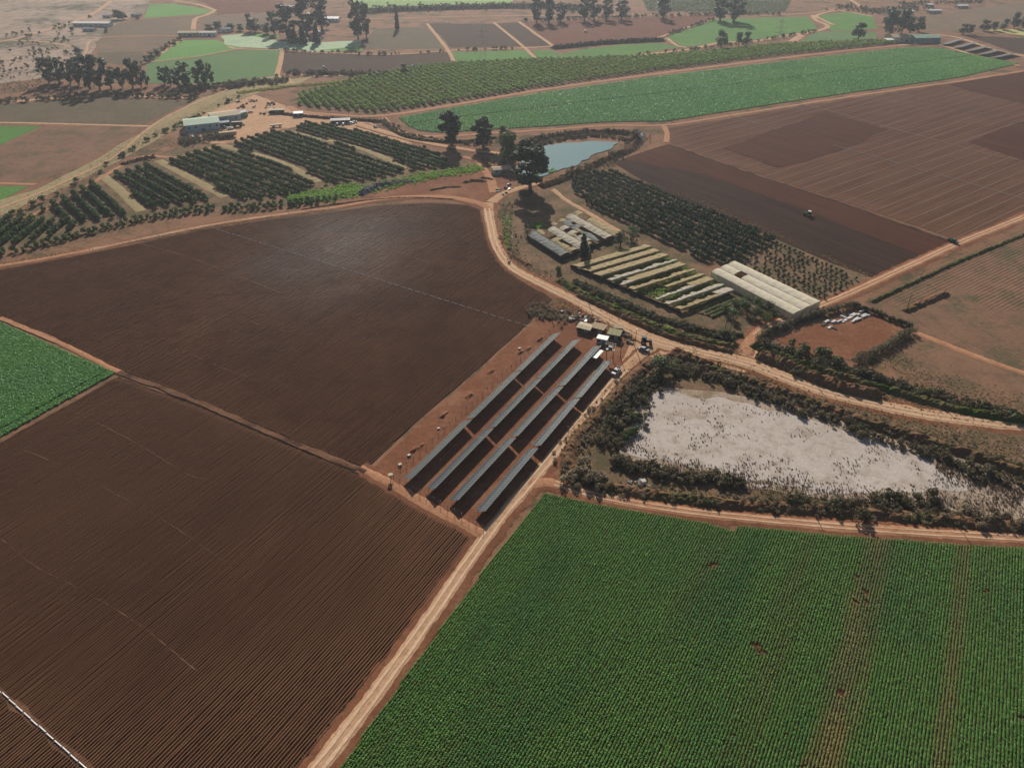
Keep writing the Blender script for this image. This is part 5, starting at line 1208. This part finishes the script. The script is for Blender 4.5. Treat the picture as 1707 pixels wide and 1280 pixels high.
# sheds at the head of the solar rows
house('shed', 'cream roofed shed with two slopes nearest the dark field corner', 975, 551, 5.4, 4.2, 118, 2.1, 0.55, 'wood', 'beige', openings=2)
house('shed', 'tan roofed shed between the cream shed and white cabin', 998, 552, 5.0, 3.4, 118, 2.1, 0.4, 'rust', 'tan', roof='flat', openings=2)
house('shed', 'olive roofed shed behind the transformer platform', 1024, 563, 4.6, 3.6, 112, 2.4, 0.4, 'black', 'olive_roof', roof='flat', openings=2)
house('cabin', 'white cabin with flat bright roof at the head of the solar rows', 1004, 571, 4.2, 2.8, 112, 2.3, 0.12, 'dirtywhite', 'white', roof='flat', openings=2, over=0.15)
house('shed', 'rust brown shed on the scrap ground by the road', 1031, 551, 3.4, 2.2, 100, 1.8, 0.3, 'rust', 'tan', roof='flat', openings=1)
# white canopy beside the third solar row
e = empty('canopy', G(995, 599), -R(31)); tag(e, 'narrow bright white canopy roof beside the third solar row', 'canopy')
q = MB(); q.box((0, 0, 2.5), (2.3, 6.4, 0.12)); q.build('roof', M['white'], e)
for x in (-0.95, 0.95):
    for y in (-2.9, 0, 2.9):
        q = MB(); q.bar((x, y, -0.1), (x, y, 2.45), 0.06, 5); q.build('post', M['steel'], e)
# far buildings
house('long_shed', 'long white roofed shed in the dusty settlement, top left', 156, 44, 46, 11, 92, 4, 2.2, 'dirtywhite', 'white', openings=7)
house('farm_building', 'broad pale roofed building at the left end of the far track', 316, 60, 22, 12, 88, 4, 2.4, 'dirtywhite', 'beige', openings=4)
house('farm_building', 'white roofed building right of the broad pale one', 348, 60, 20, 10, 88, 4, 2.0, 'white', 'dirtywhite', openings=4)
house('farmhouse', 'white farmhouse between the tall dark trees', 551, 36, 24, 12, 92, 4, 3.6, 'white', 'white', openings=5)
house('farmhouse', 'small grey roofed house left of the tall trees', 375, 54, 16, 8, 88, 4, 2.4, 'dirtywhite', 'greypaint', openings=3)
house('warehouse', 'tan roofed warehouse beside the far solar array', 1503, 68, 32, 20, 84, 5, 4.2, 'dirtywhite', 'tan', openings=5)
house('warehouse', 'pale green roofed warehouse beside the far solar array', 1538, 70, 30, 18, 84, 5.5, 4.6, 'greenwall', 'greenroof', openings=5)
house('lean_to', 'low white lean-to in front of the tan warehouse', 1486, 71, 16, 6, 84, 3, 0.6, 'dirtywhite', 'white', roof='flat', openings=2)
for lb, x, y, L in (('small white roofed house beyond the tall warehouse trees', 1512, 23, 14), ('long white roofed house on the far brown field, top right', 1556, 22, 18), ('grey roofed house at the far right beyond the brown field', 1602, 14, 16), ('tiny pale house right of the tall trees, near the top edge', 1548, 12, 10)):
    house('far_house', lb, x, y, L, 8, 84, 3.4, 2.2, 'dirtywhite', 'white', openings=3)
for lb, x, y, L in (('small roof at the right end of the dusty settlement', 228, 28, 12), ('small shed left of the settlement trees', 180, 30, 10), ('low shed below the long white settlement roof', 150, 52, 14)):
    house('far_shed', lb, x, y, L, 7, 95, 3, 1.6, 'dirtywhite', 'greypaint', openings=2)

# ---------------------------------------------------------------- vehicles
def pickup(label, px, py, az, paint='white', cat='pickup', z=0.22):
    e = empty('pickup_truck', G(px, py) + Vector((0, 0, z)), -R(az) + math.pi / 2); tag(e, label, cat)    # local +x is the nose
    b = MB(); b.wedge((0, 0, 0.72), (5.2, 1.85, 0.5), (1, 0.98, 0.95)); b.wedge((1.75, 0, 1.03), (1.6, 1.7, 0.16), (1, 0.9, 0.92))
    for s in (-1, 1): b.box((-1.6, s * 0.86, 1.1), (1.9, 0.08, 0.32))
    b.box((-2.52, 0, 1.1), (0.08, 1.7, 0.32)); b.build('body', M[paint], e)
    c = MB(); c.wedge((0.25, 0, 1.36), (2.1, 1.66, 0.72), (0.78, 0.5, 0.82)); cab = c.build('cab_glass', M['glass'], e)
    r_ = MB(); r_.box((0.08, 0, 1.74), (1.3, 1.36, 0.05)); r_.build('roof', M[paint], e)
    d = MB(); d.box((-1.55, 0, 0.985), (1.85, 1.6, 0.03)); d.build('load_bed', M['black'], e)
    for x in (1.6, -1.6):
        for s in (-1, 1):
            w_ = MB(); w_.wheel((x, s * 0.84, 0.38), 0.38, 0.26); ww = w_.build('wheel', M['rubber'], e)
            h_ = MB(); h_.wheel((x, s * 0.97, 0.38), 0.2, 0.03, n=8); h_.build('rim', M['alu'], ww)
    for s in (-1, 1):
        l_ = MB(); l_.box((2.57, s * 0.66, 0.82), (0.06, 0.36, 0.16)); l_.build('headlight', M['alu'], e)
    return e
def car(label, px, py, az, paint, group=None, z=0.2):
    e = empty('parked_car', G(px, py) + Vector((0, 0, z)), -R(az) + math.pi / 2); tag(e, label, 'car', group)
    b = MB(); b.wedge((0, 0, 0.62), (4.3, 1.75, 0.5), (0.98, 0.96, 0.94)); b.build('body', M[paint], e)
    c = MB(); c.wedge((-0.2, 0, 1.13), (2.6, 1.6, 0.52), (0.8, 0.58, 0.8)); c.build('window', M['glass'], e)
    r_ = MB(); r_.box((-0.33, 0, 1.41), (1.7, 1.26, 0.05)); r_.build('roof', M[paint], e)
    for x in (1.35, -1.35):
        for s in (-1, 1):
            w_ = MB(); w_.wheel((x, s * 0.78, 0.33), 0.33, 0.22); w_.build('wheel', M['rubber'], e)
    return e
def tractor(label, px, py, az, paint, roofm='white', z=0.15, implement=True, sc_=1.0):
    e = empty('tractor', G(px, py) + Vector((0, 0, z)), -R(az) + math.pi / 2); tag(e, label, 'tractor'); e.scale = (sc_, sc_, sc_)
    b = MB(); b.wedge((1.0, 0, 1.2), (2.2, 0.8, 0.8), (1, 0.9, 0.85)); b.box((-0.5, 0, 0.95), (1.5, 0.7, 0.6)); b.bar((1.3, 0.25, 1.55), (1.3, 0.25, 2.3), 0.06, 6); b.build('hood', M[paint], e)
    c = MB(); c.wedge((-0.6, 0, 1.95), (1.5, 1.5, 1.3), (0.9, 0.8, 0.88)); c.build('cab_glass', M['glass'], e)
    r_ = MB(); r_.wedge((-0.6, 0, 2.7), (1.7, 1.7, 0.2), (0.9, 0.9, 0.9)); r_.build('cab_roof', M[roofm], e)
    for s in (-1, 1):
        w_ = MB(); w_.wheel((-0.8, s * 0.9, 0.85), 0.85, 0.5, n=16); ww = w_.build('rear_wheel', M['rubber'], e)
        h_ = MB(); h_.wheel((-0.8, s * 1.16, 0.85), 0.45, 0.04, n=10); h_.build('rim', M['yellowpaint'], ww)
        w_ = MB(); w_.wheel((1.6, s * 0.75, 0.5), 0.5, 0.36, n=14); w_.build('front_wheel', M['rubber'], e)
        f_ = MB(); f_.box((-0.8, s * 0.9, 1.78), (1.5, 0.55, 0.08)); f_.build('fender', M[paint], e)
    if implement:
        i_ = MB(); i_.box((-2.5, 0, 0.75), (0.15, 3.0, 0.15)); i_.box((-3.1, 0, 0.75), (0.15, 3.0, 0.15)); i_.bar((-1.3, 0, 0.8), (-2.5, 0, 0.8), 0.07, 5)
        for k in range(7): i_.bar((-2.5 - 0.6 * (k % 2), -1.4 + k * 0.466, 0.75), (-2.7 - 0.6 * (k % 2), -1.4 + k * 0.466, 0.05), 0.05, 4)
        i_.build('cultivator', M['redpaint'], e)
    return e
pickup('white pickup parked at the far end of the fourth solar row', 1027, 622, 215)
tractor('dark tractor parked on the road junction beside the scrap heap', 1076, 574, 100, 'black', 'black', 0.3, False, 1.15)
car('grey car parked just below the dark tractor at the junction', 1073, 585, 120, 'greypaint', None, 0.28)
tractor('green tractor with white roof working the dark ploughed strip', 1346, 360, 300, 'greenpaint')
pickup('dark green pickup at the corner of the ploughed field and red road', 1588, 405, 150, 'greenpaint', 'pickup', 0.25)
tractor('small pale tractor on the dark far field', 541, 116, 95, 'greypaint')
tractor('far tractor raising dust on the reddish field', 976, 55, 100, 'redpaint')
for k, (x, y, a, p) in enumerate([(553, 207, 20, 'white'), (563, 209, 15, 'greypaint'), (573, 209, 10, 'white'), (585, 207, 60, 'white'), (591, 205, 70, 'dirtywhite')]):
    car('%s car from the left before the dark roofed farm office' % ORD[k], x, y, a, p, 'cars before the farm office')
car('dark car alone on the farm road right of the office', 626, 213, 150, 'black')
for k, (x, y, a, p) in enumerate([(384, 216, 60, 'white'), (376, 214, 100, 'greypaint'), (404, 209, 80, 'greypaint'), (418, 188, 60, 'white')]):
    car(['white car in the shade before the barns', 'grey car under the lean-to of the barns', 'dusty grey car beside the fabric shelter', 'white car behind the fabric shelter'][k], x, y, a, p, 'vehicles by the barns')
def trailer(label, px, py, az, L, paint, hh=2.4, cat='trailer'):
    e = empty('trailer', G(px, py) + Vector((0, 0, 0.2)), -R(az) + math.pi / 2); tag(e, label, cat)
    b = MB(); b.box((0, 0, 1.0 + hh / 2), (L, 2.4, hh)); 
    n = int(L / 0.9)
    for k in range(n + 1):
        for s in (-1, 1): b.box((-L / 2 + L * k / n, s * 1.22, 1.0 + hh / 2), (0.12, 0.06, hh * 0.96))
    b.build('box_body', M[paint], e)
    t = MB(); t.box((0, 0, 1.04 + hh), (L + 0.06, 2.5, 0.06)); t.build('roof', M['beige'], e)
    c = MB(); c.box((0, 0, 0.85), (L * 0.96, 1.0, 0.25)); c.build('chassis', M['black'], e)
    for x in (-L * 0.3, -L * 0.18, L * 0.3):
        for s in (-1, 1):
            w_ = MB(); w_.wheel((x, s * 1.0, 0.48), 0.48, 0.3); w_.build('wheel', M['rubber'], e)
    return e
trailer('long yellow box trailer at the edge of the orchard below the barns', 381, 229, 70, 11.5, 'yellowpaint', 2.6)
trailer('pale flat trailer parked above the orchard corner', 461, 212, 70, 8.5, 'dirtywhite', 0.7)
trailer('dark green box trailer in front of the barns', 396, 211, 80, 7.5, 'greenpaint', 2.2)

# ---------------------------------------------------------------- poles, pylons, fences
def pole(label, px, py, h, az=60, mat='wood', lamp=False, arms=1, nm='utility_pole', group=None):
    e = empty(nm, G(px, py), -R(az)); tag(e, label, 'pole', group)
    b = MB(); b.bar((0, 0, -0.2), (0, 0, h), 0.15, 7, 0.10); b.build('shaft', M[mat], e)
    for k in range(arms):
        a = MB(); a.box((0, 0, h - 0.25 - 0.8 * k), (1.9, 0.1, 0.12)); a.build('crossarm', M[mat], e)
        for x in (-0.85, 0, 0.85):
            i_ = MB(); i_.bar((x, 0, h - 0.2 - 0.8 * k), (x, 0, h + 0.02 - 0.8 * k), 0.06, 6, 0.03); i_.build('insulator', M['white'], e)
    if lamp:
        l_ = MB(); l_.bar((0, 0, h - 0.1), (1.1, 0, h + 0.25), 0.05, 5); l_.box((1.35, 0, h + 0.27), (0.6, 0.28, 0.12)); l_.build('lamp_head', M['white'], e)
    return e
pole('pale pole beside the road at the right, right of the canal bend', 1559, 664, HT(1559, 663, 636), 80, 'wood')
pole('white pole on the near bank at the right end of the pan', 1576, 853, HT(1576, 852, 821), 80, 'dirtywhite')
pole('thin dark pole at the shrub clump on the near bank', 1336, 821, HT(1336, 820, 786), 80, 'wood')
pole('pole at the road verge above the dark field corner', 981, 504, 7.2, 60)
pole('pole on the road verge opposite the junction', 1152, 573, 7.0, 60)
pole('pole beside the road where the earth bank begins', 1356, 635, 7.0, 70)
pole('left pole of the pair before the garden thicket', 1209, 548, 7.5, 70)
pole('right pole of the pair before the garden thicket', 1217, 554, 8.2, 70)
pole('pole standing alone on the dry field by its earth ridge', 1511, 516, 7.5, 70)
pole('street lamp pole beside the scrap ground at the junction', 1058, 578, 8.5, 100, 'wood', True, 0, 'street_lamp')
pole('white leaning pole near the right edge above the pan', 1690, 772, 6.5, 70, 'dirtywhite')
pole('pole by the farm road behind the lone tall tree', 805, 250, 9, 70); pole('pole beside the pump house and tall tree', 851, 272, 9, 70); pole('pole by the farm office', 582, 200, 9, 70)
pole('thin pole on the dry tip of the near bank at the right edge', 1700, 868, 6.5, 80)
# transformer platform on two poles with its tall side pole
e = empty('transformer_platform', G(1016, 598), -R(112) + math.pi / 2); tag(e, 'pole mounted transformer platform at the head of the solar rows', 'transformer')
for x in (-1.3, 1.3):
    b = MB(); b.bar((x, 0, -0.2), (x, 0, 7.2), 0.16, 7, 0.12); b.build('pole', M['wood'], e)
b = MB(); b.box((0, 0, 4.1), (3.2, 1.2, 0.16)); b.build('platform', M['steel'], e)
b = MB(); b.box((0, 0, 4.85), (1.5, 0.9, 1.3)); 
for k in range(6): b.box((-0.6 + k * 0.24, 0.55, 4.8), (0.06, 0.3, 1.0)); b.box((-0.6 + k * 0.24, -0.55, 4.8), (0.06, 0.3, 1.0))
tk = b.build('transformer_tank', M['greypaint'], e)
for x in (-0.5, 0, 0.5): b = MB(); b.bar((x, 0, 5.5), (x, 0, 6.0), 0.09, 6, 0.05); b.build('bushing', M['white'], tk)
for z in (6.2, 7.0): b = MB(); b.box((0, 0, z), (4.2, 0.12, 0.14)); b.build('crossarm', M['steel'], e)
for x in (-1.7, -0.6, 0.6, 1.7): b = MB(); b.bar((x, 0, 7.05), (x, 0, 7.4), 0.07, 6, 0.04); b.build('insulator', M['white'], e)
pole('dark pole right of the transformer platform', 1034, 596, 7.0, 100)
def pylon(label, px, py, top):
    e = empty('lattice_pylon', G(px, py)); tag(e, label, 'pylon'); h = HT(px, py, top); b0, b1 = h * 0.09, h * 0.022
    mb = MB(); lv = [0, 0.18, 0.34, 0.48, 0.6, 0.7, 0.8, 0.9, 1.0]
    cor = lambda t, k: Vector(((b0 + (b1 - b0) * min(1, t / 0.7)) * (1 if k in (0, 1) else -1), (b0 + (b1 - b0) * min(1, t / 0.7)) * (1 if k in (0, 3) else -1), t * h))
    for k in range(4):
        for a, b in zip(lv[:-1], lv[1:]):
            mb.bar(cor(a, k), cor(b, k), 0.07, 4); mb.bar(cor(a, k), cor(b, (k + 1) % 4), 0.04, 4); mb.bar(cor(b, k), cor(b, (k + 1) % 4), 0.04, 4)
    mb.build('tower', M['dirtywhite'], e)
    for z in (0.72, 0.83, 0.94):
        a = MB(); w_ = h * 0.13 * (1.1 if z == 0.83 else 0.9)
        for s in (-1, 1):
            a.bar((0, b1, z * h), (s * w_, 0, z * h), 0.07, 4); a.bar((0, -b1, z * h), (s * w_, 0, z * h), 0.07, 4); a.bar((0, 0, z * h + h * 0.035), (s * w_, 0, z * h), 0.06, 4)
            a.bar((s * w_, 0, z * h), (s * w_, 0, z * h - 1.6), 0.12, 4)
        a.build('crossarm', M['dirtywhite'], e)
pylon('pale lattice pylon standing at the far orchard edge, centre top', 805, 113, 40); pylon('pale lattice pylon in the long green field, right of centre', 1290, 109, 33)
def fence(label, px, hgt, gap, mat='steel', rails=(0.5, 0.95), r=0.035):
    P = GP(px); S = []
    for a, b in zip(P[:-1], P[1:]):
        n = max(1, int((b - a).length / gap)); S += [a.lerp(b, k / n) for k in range(n)]
    S.append(P[-1]); o0 = S[0].copy(); e = empty('fence', o0); tag(e, label, 'fence')
    pm = MB(); pm.bar((0, 0, -0.1), (0, 0, hgt), 0.07, 5); me = mesh_np('post', pm.v, pm.f, M[mat])
    for q in S: o = link('post', me, None, e); o.location = q - o0
    for z in rails:
        mb = MB()
        for a, b in zip(S[:-1], S[1:]): mb.bar(a - o0 + Vector((0, 0, z * hgt)), b - o0 + Vector((0, 0, z * hgt)), r, 4)
        mb.build('rail', M[mat], e)
    return e
fence('wire fence along the near end of the solar rows', [(656, 798), (735, 842), (806, 884)], 1.9, 2.6, 'steel', (0.35, 0.65, 0.97), 0.03)
fence('wire fence between the solar rows and the dark field', [(656, 797), (760, 700), (860, 606), (935, 536)], 1.9, 3.2, 'steel', (0.35, 0.65, 0.97), 0.02)
fence('wire fence along the foot of the torn tunnels', [(945, 448), (1000, 478), (1070, 512), (1140, 540), (1200, 556)], 1.5, 3.0, 'wood', (0.9,), 0.04)
fence('post and wire fence down the dry grass lane of the orchard', [(473, 222), (560, 242), (620, 258), (672, 284)], 1.6, 6, 'wood', (0.9,), 0.02)
# watch box on its post at the compound corner and loose crates
e = empty('watch_box', G(652, 800), R(20)); tag(e, 'white box on a post at the near left corner of the solar yard', 'post box')
b = MB(); b.bar((0, 0, -0.1), (0, 0, 1.5), 0.12, 6); b.build('post', M['wood'], e)
b = MB(); b.box((0, 0, 1.9), (1.1, 0.9, 0.8)); b.build('box', M['dirtywhite'], e)
b = MB(); b.box((0, 0, 2.35), (1.35, 1.15, 0.08)); b.build('lid', M['beige'], e)
def crate(label, px, py, d, rz, mat, group=None, nm='crate', cat='crate'):
    e = empty(nm, G(px, py) + Vector((0, 0, 0.06)), rz); tag(e, label, cat, group)
    b = MB(); b.box((0, 0, d[2] / 2), d); b.build('box', M[mat], e); b = MB(); b.box((0, 0, d[2] + 0.03), (d[0] + 0.1, d[1] + 0.1, 0.06)); b.build('lid', M['dirtywhite'], e)
crate('cream crate on the red earth nearest the watch box', 667, 776, (0.9, 0.8, 0.6), 0.5, 'beige'); crate('cream crate on the red earth further up the fence', 682, 760, (0.9, 0.7, 0.5), 0.8, 'beige'); crate('small white crate by the fence half way up the solar rows', 731, 715, (0.7, 0.6, 0.4), 0.2, 'white'); crate('white crate on the red earth mounds near the upper fence', 866, 582, (0.9, 0.7, 0.5), 0.2, 'white')
crate('white tank box on the near bank of the pan', 1072, 806, (1.3, 1.2, 1.3), 0.3, 'white', None, 'tank_box', 'tank')
for k, (x, y) in enumerate([(900, 566), (880, 582), (868, 588), (818, 620), (782, 660), (740, 692), (700, 745), (688, 752)]):
    p = G(x, y); u = U(31.2)
    bank('soil_heap', [p - u * 2.2 + Vector((0, 0, 0)), p, p + u * 2.4], random.uniform(1.6, 2.6), random.uniform(0.4, 0.8), M['redsoil'], 0.7, 0.12, 0.6, world=True)

# ---------------------------------------------------------------- irrigation pipes
def pipe_line(label, group, p0, p1, seg, gap, r, mat='white', z=0.3, nm='irrigation_pipe'):
    a, b = G(*p0), G(*p1); L = (b - a).length; u = (b - a).normalized(); az = math.atan2(u.x, u.y); me = None
    n = int(L / (seg + gap))
    for k in range(n):
        if me is None:
            mb = MB(); mb.bar((0, 0, 0), (0, seg, 0), r, 8); mb.bar((0, -0.02, 0), (0, 0.22, 0), r * 1.25, 8); mb.bar((0, seg - 0.2, 0), (0, seg + 0.02, 0), r * 1.25, 8); me = mesh_np(nm, mb.v, mb.f, M[mat])
        o = link(nm, me); q = a + u * ((seg + gap) * k); o.location = (q.x + random.gauss(0, .06), q.y + random.gauss(0, .06), z); o.rotation_euler = (0, 0, -az + random.gauss(0, 0.012))
        tag(o, label % ORD[k] if '%s' in label else label, 'pipe', group)
pipe_line('%s white pipe from the left edge, laid end to end at the bottom left', 'pipes at the bottom left', (-8, 1146), (152, 1288), 2.45, 0.5, 0.13, z=0.36)
pipe_line('short pale pipe in the dashed line across the far dark field', 'pipes across the far dark field', (352, 380), (890, 548), 2.6, 1.4, 0.11, 'dirtywhite', 0.34)
for lb, a, b in (('long pale pipe across the middle of the striped field', (1390, 244), (1462, 263)), ('pale pipe continuing right across the striped field', (1464, 264), (1545, 288)), ('pale pipe at the right part of the striped field', (1566, 293), (1707, 333)), ('pale pipe across the upper striped field', (1470, 152), (1590, 178)), ('pale pipe at the upper right of the striped field', (1592, 179), (1702, 206)), ('short pale pipe at the left of the striped field', (1215, 193), (1292, 216))):
    A_, B_ = G(*a), G(*b); mb = MB(); u = B_ - A_; mb.bar((0, 0, 0), u, 0.13, 6); o = mb.build('irrigation_pipe', M['dirtywhite']); o.location = A_ + Vector((0, 0, 0.42)); tag(o, lb, 'pipe', 'pipes on the striped field')
ribbon('pipe_trace', [(1332, 174), (1400, 190), (1480, 213), (1560, 234), (1640, 256), (1707, 270)], 1.1, 0.3, M['pale_line'], 0.7)
ribbon('field_verge', [(1118, 241), (1240, 285), (1400, 337), (1500, 372), (1592, 405)], 2.6, 0.26, M['drag'], 1.0)

# ---------------------------------------------------------------- scrap, yard stock and small stuff
random.seed(21)
def scrap_mesh(k):
    mb = MB(); t = k % 5
    if t == 0: mb.box((0, 0, 0.3), (1.4, 0.9, 0.6)); mb.box((0.2, 0.1, 0.68), (1.0, 0.6, 0.15), 0.4)
    elif t == 1:
        for q in range(4): mb.box((0, 0.22 * q, 0.1 + 0.09 * (q % 2)), (2.4, 0.2, 0.08), 0.08 * q)
    elif t == 2: mb.bar((0, 0, 0), (0, 0, 0.9), 0.32, 10); mb.bar((0, 0, 0.9), (0, 0, 0.94), 0.34, 10)
    elif t == 3: mb.wedge((0, 0, 0.35), (1.2, 1.1, 0.7), (0.5, 0.8, 0.6)); mb.bar((-0.5, 0, 0.3), (0.9, 0.4, 0.9), 0.06, 5)
    else: mb.box((0, 0, 0.5), (1.6, 0.06, 1.1), 0.2, M=Matrix.Rotation(0.9, 4, 'X')); mb.box((0, 0.4, 0.2), (1.3, 0.8, 0.35))
    return mb
SCM = ['rust', 'wood', 'black', 'dirtywhite', 'greypaint', 'tan', 'rust']
for (lbl, grp, poly, n, s0, s1) in (('piece of rusty scrap on the heap between sheds and road', 'scrap between sheds and road', [(930, 522), (965, 520), (1000, 535), (1040, 552), (1058, 568), (1046, 580), (1036, 570), (1020, 548), (985, 538), (945, 534)], 60, 0.7, 1.7),
    ('piece of old machinery in the stockyard by the big tree', 'old machinery in the stockyard', [(824, 318), (850, 308), (858, 314), (836, 328)], 14, 0.9, 1.8),
    ('piece of junk on the farmyard edge above the orchard bank', 'junk along the farmyard edge', [(428, 192), (448, 172), (462, 168), (456, 185), (440, 196)], 22, 1.0, 2.2),
    ('piece of pale rubbish dumped below the barns', 'rubbish below the barns', [(300, 222), (330, 222), (345, 228), (320, 232)], 16, 0.8, 1.5),
    ('piece of junk on the open ground behind the barns', 'junk behind the barns', [(385, 170), (430, 165), (425, 185), (395, 182)], 18, 1.0, 2.2),
    ('piece of white rubbish on the near bank of the pan', 'rubbish on the near bank', [(1045, 800), (1078, 800), (1090, 812), (1060, 812)], 12, 0.4, 0.9),
    ('bit of junk lying on the orchard side mound', 'junk on the orchard mound', [(200, 268), (250, 262), (262, 268), (222, 276)], 10, 0.8, 1.6)):
    for k, (x, y) in enumerate(rand_in(GP(poly), n)):
        o = scrap_mesh(random.randrange(5)).build('scrap_piece', M['dirtywhite' if ('white' in lbl or 'pale' in lbl) and k % 3 else random.choice(SCM)])
        s = random.uniform(s0, s1); o.location = (x, y, 0.12); o.rotation_euler = (random.gauss(0, 0.15), random.gauss(0, 0.15), random.uniform(0, 6.28)); o.scale = (s, s, s * 0.8); tag(o, lbl, 'scrap', grp)
# stacked white and dark beams in the hedged yard
for k in range(30):
    t = random.random(); x = 1378 + 66 * t + random.gauss(0, 5); y = 542 - 18 * t + random.gauss(0, 4); mb = MB(); L = random.uniform(2.2, 4.4)
    for q in range(3): mb.box((0, q * 0.34, 0.16), (L * random.uniform(0.85, 1), 0.3, 0.3))
    if k % 3 == 0: mb.box((0, 0.3, 0.46), (L * 0.9, 0.5, 0.28))
    w_ = k % 3 != 1
    o = mb.build('beam_stack', M['white' if w_ else 'black']); o.location = G(x, y) + Vector((0, 0, 0.13)); o.rotation_euler = (0, 0, random.choice([R(35), R(35), R(-50)]) + random.gauss(0, 0.06))
    tag(o, 'stack of white beams in the hedged materials yard' if w_ else 'stack of black beams in the hedged materials yard', 'beams', 'white beam stacks' if w_ else 'black beam stacks')
# cover on the pit by the yard, tyre tracks and white heap
bank('plastic_heap', [(682, 118), (692, 114), (698, 116)], 9, 4.0, M['dirtywhite'], 1.5, 0.1, 0.5)
M['compost'] = soil('mat_compost', srgb(84, 84, 86), srgb(104, 104, 106), srgb(66, 66, 66), 0.2, 1.5, bs=1.0, bd=0.4)
bank('compost_heap', [(598, 326), (622, 314), (655, 306), (694, 302)], [7, 9, 7, 5], [1.8, 2.2, 1.6, 0.8], M['compost'], 1.2, 0.1, 0.5)
for px, wd, hh in (([(770, 306), (790, 302), (812, 303)], 4, 1.0), ([(715, 318), (745, 313), (770, 312)], 3, 0.7), ([(800, 296), (825, 301)], 3, 0.9)): bank('spoil_heap', px, wd, hh, M['bank'], 1.0, 0.1, 0.6)
# haze: even air around everything
hz = MB(); hz.box((0, 1500, 77.0), (7800, 6800, 157.0)); ho = hz.build('haze', M['white']); ho['kind'] = 'stuff'
mh = bpy.data.materials.new('mat_haze'); mh.use_nodes = True; nh = mh.node_tree; nh.nodes.clear()
oh = nh.nodes.new('ShaderNodeOutputMaterial'); pv = nh.nodes.new('ShaderNodeVolumePrincipled'); pv.inputs['Color'].default_value = (0.80, 0.88, 0.98, 1); pv.inputs['Density'].default_value = 0.0001; pv.inputs['Anisotropy'].default_value = 0.4
nh.links.new(pv.outputs[0], oh.inputs['Volume']); ho.data.materials.clear(); ho.data.materials.append(mh)
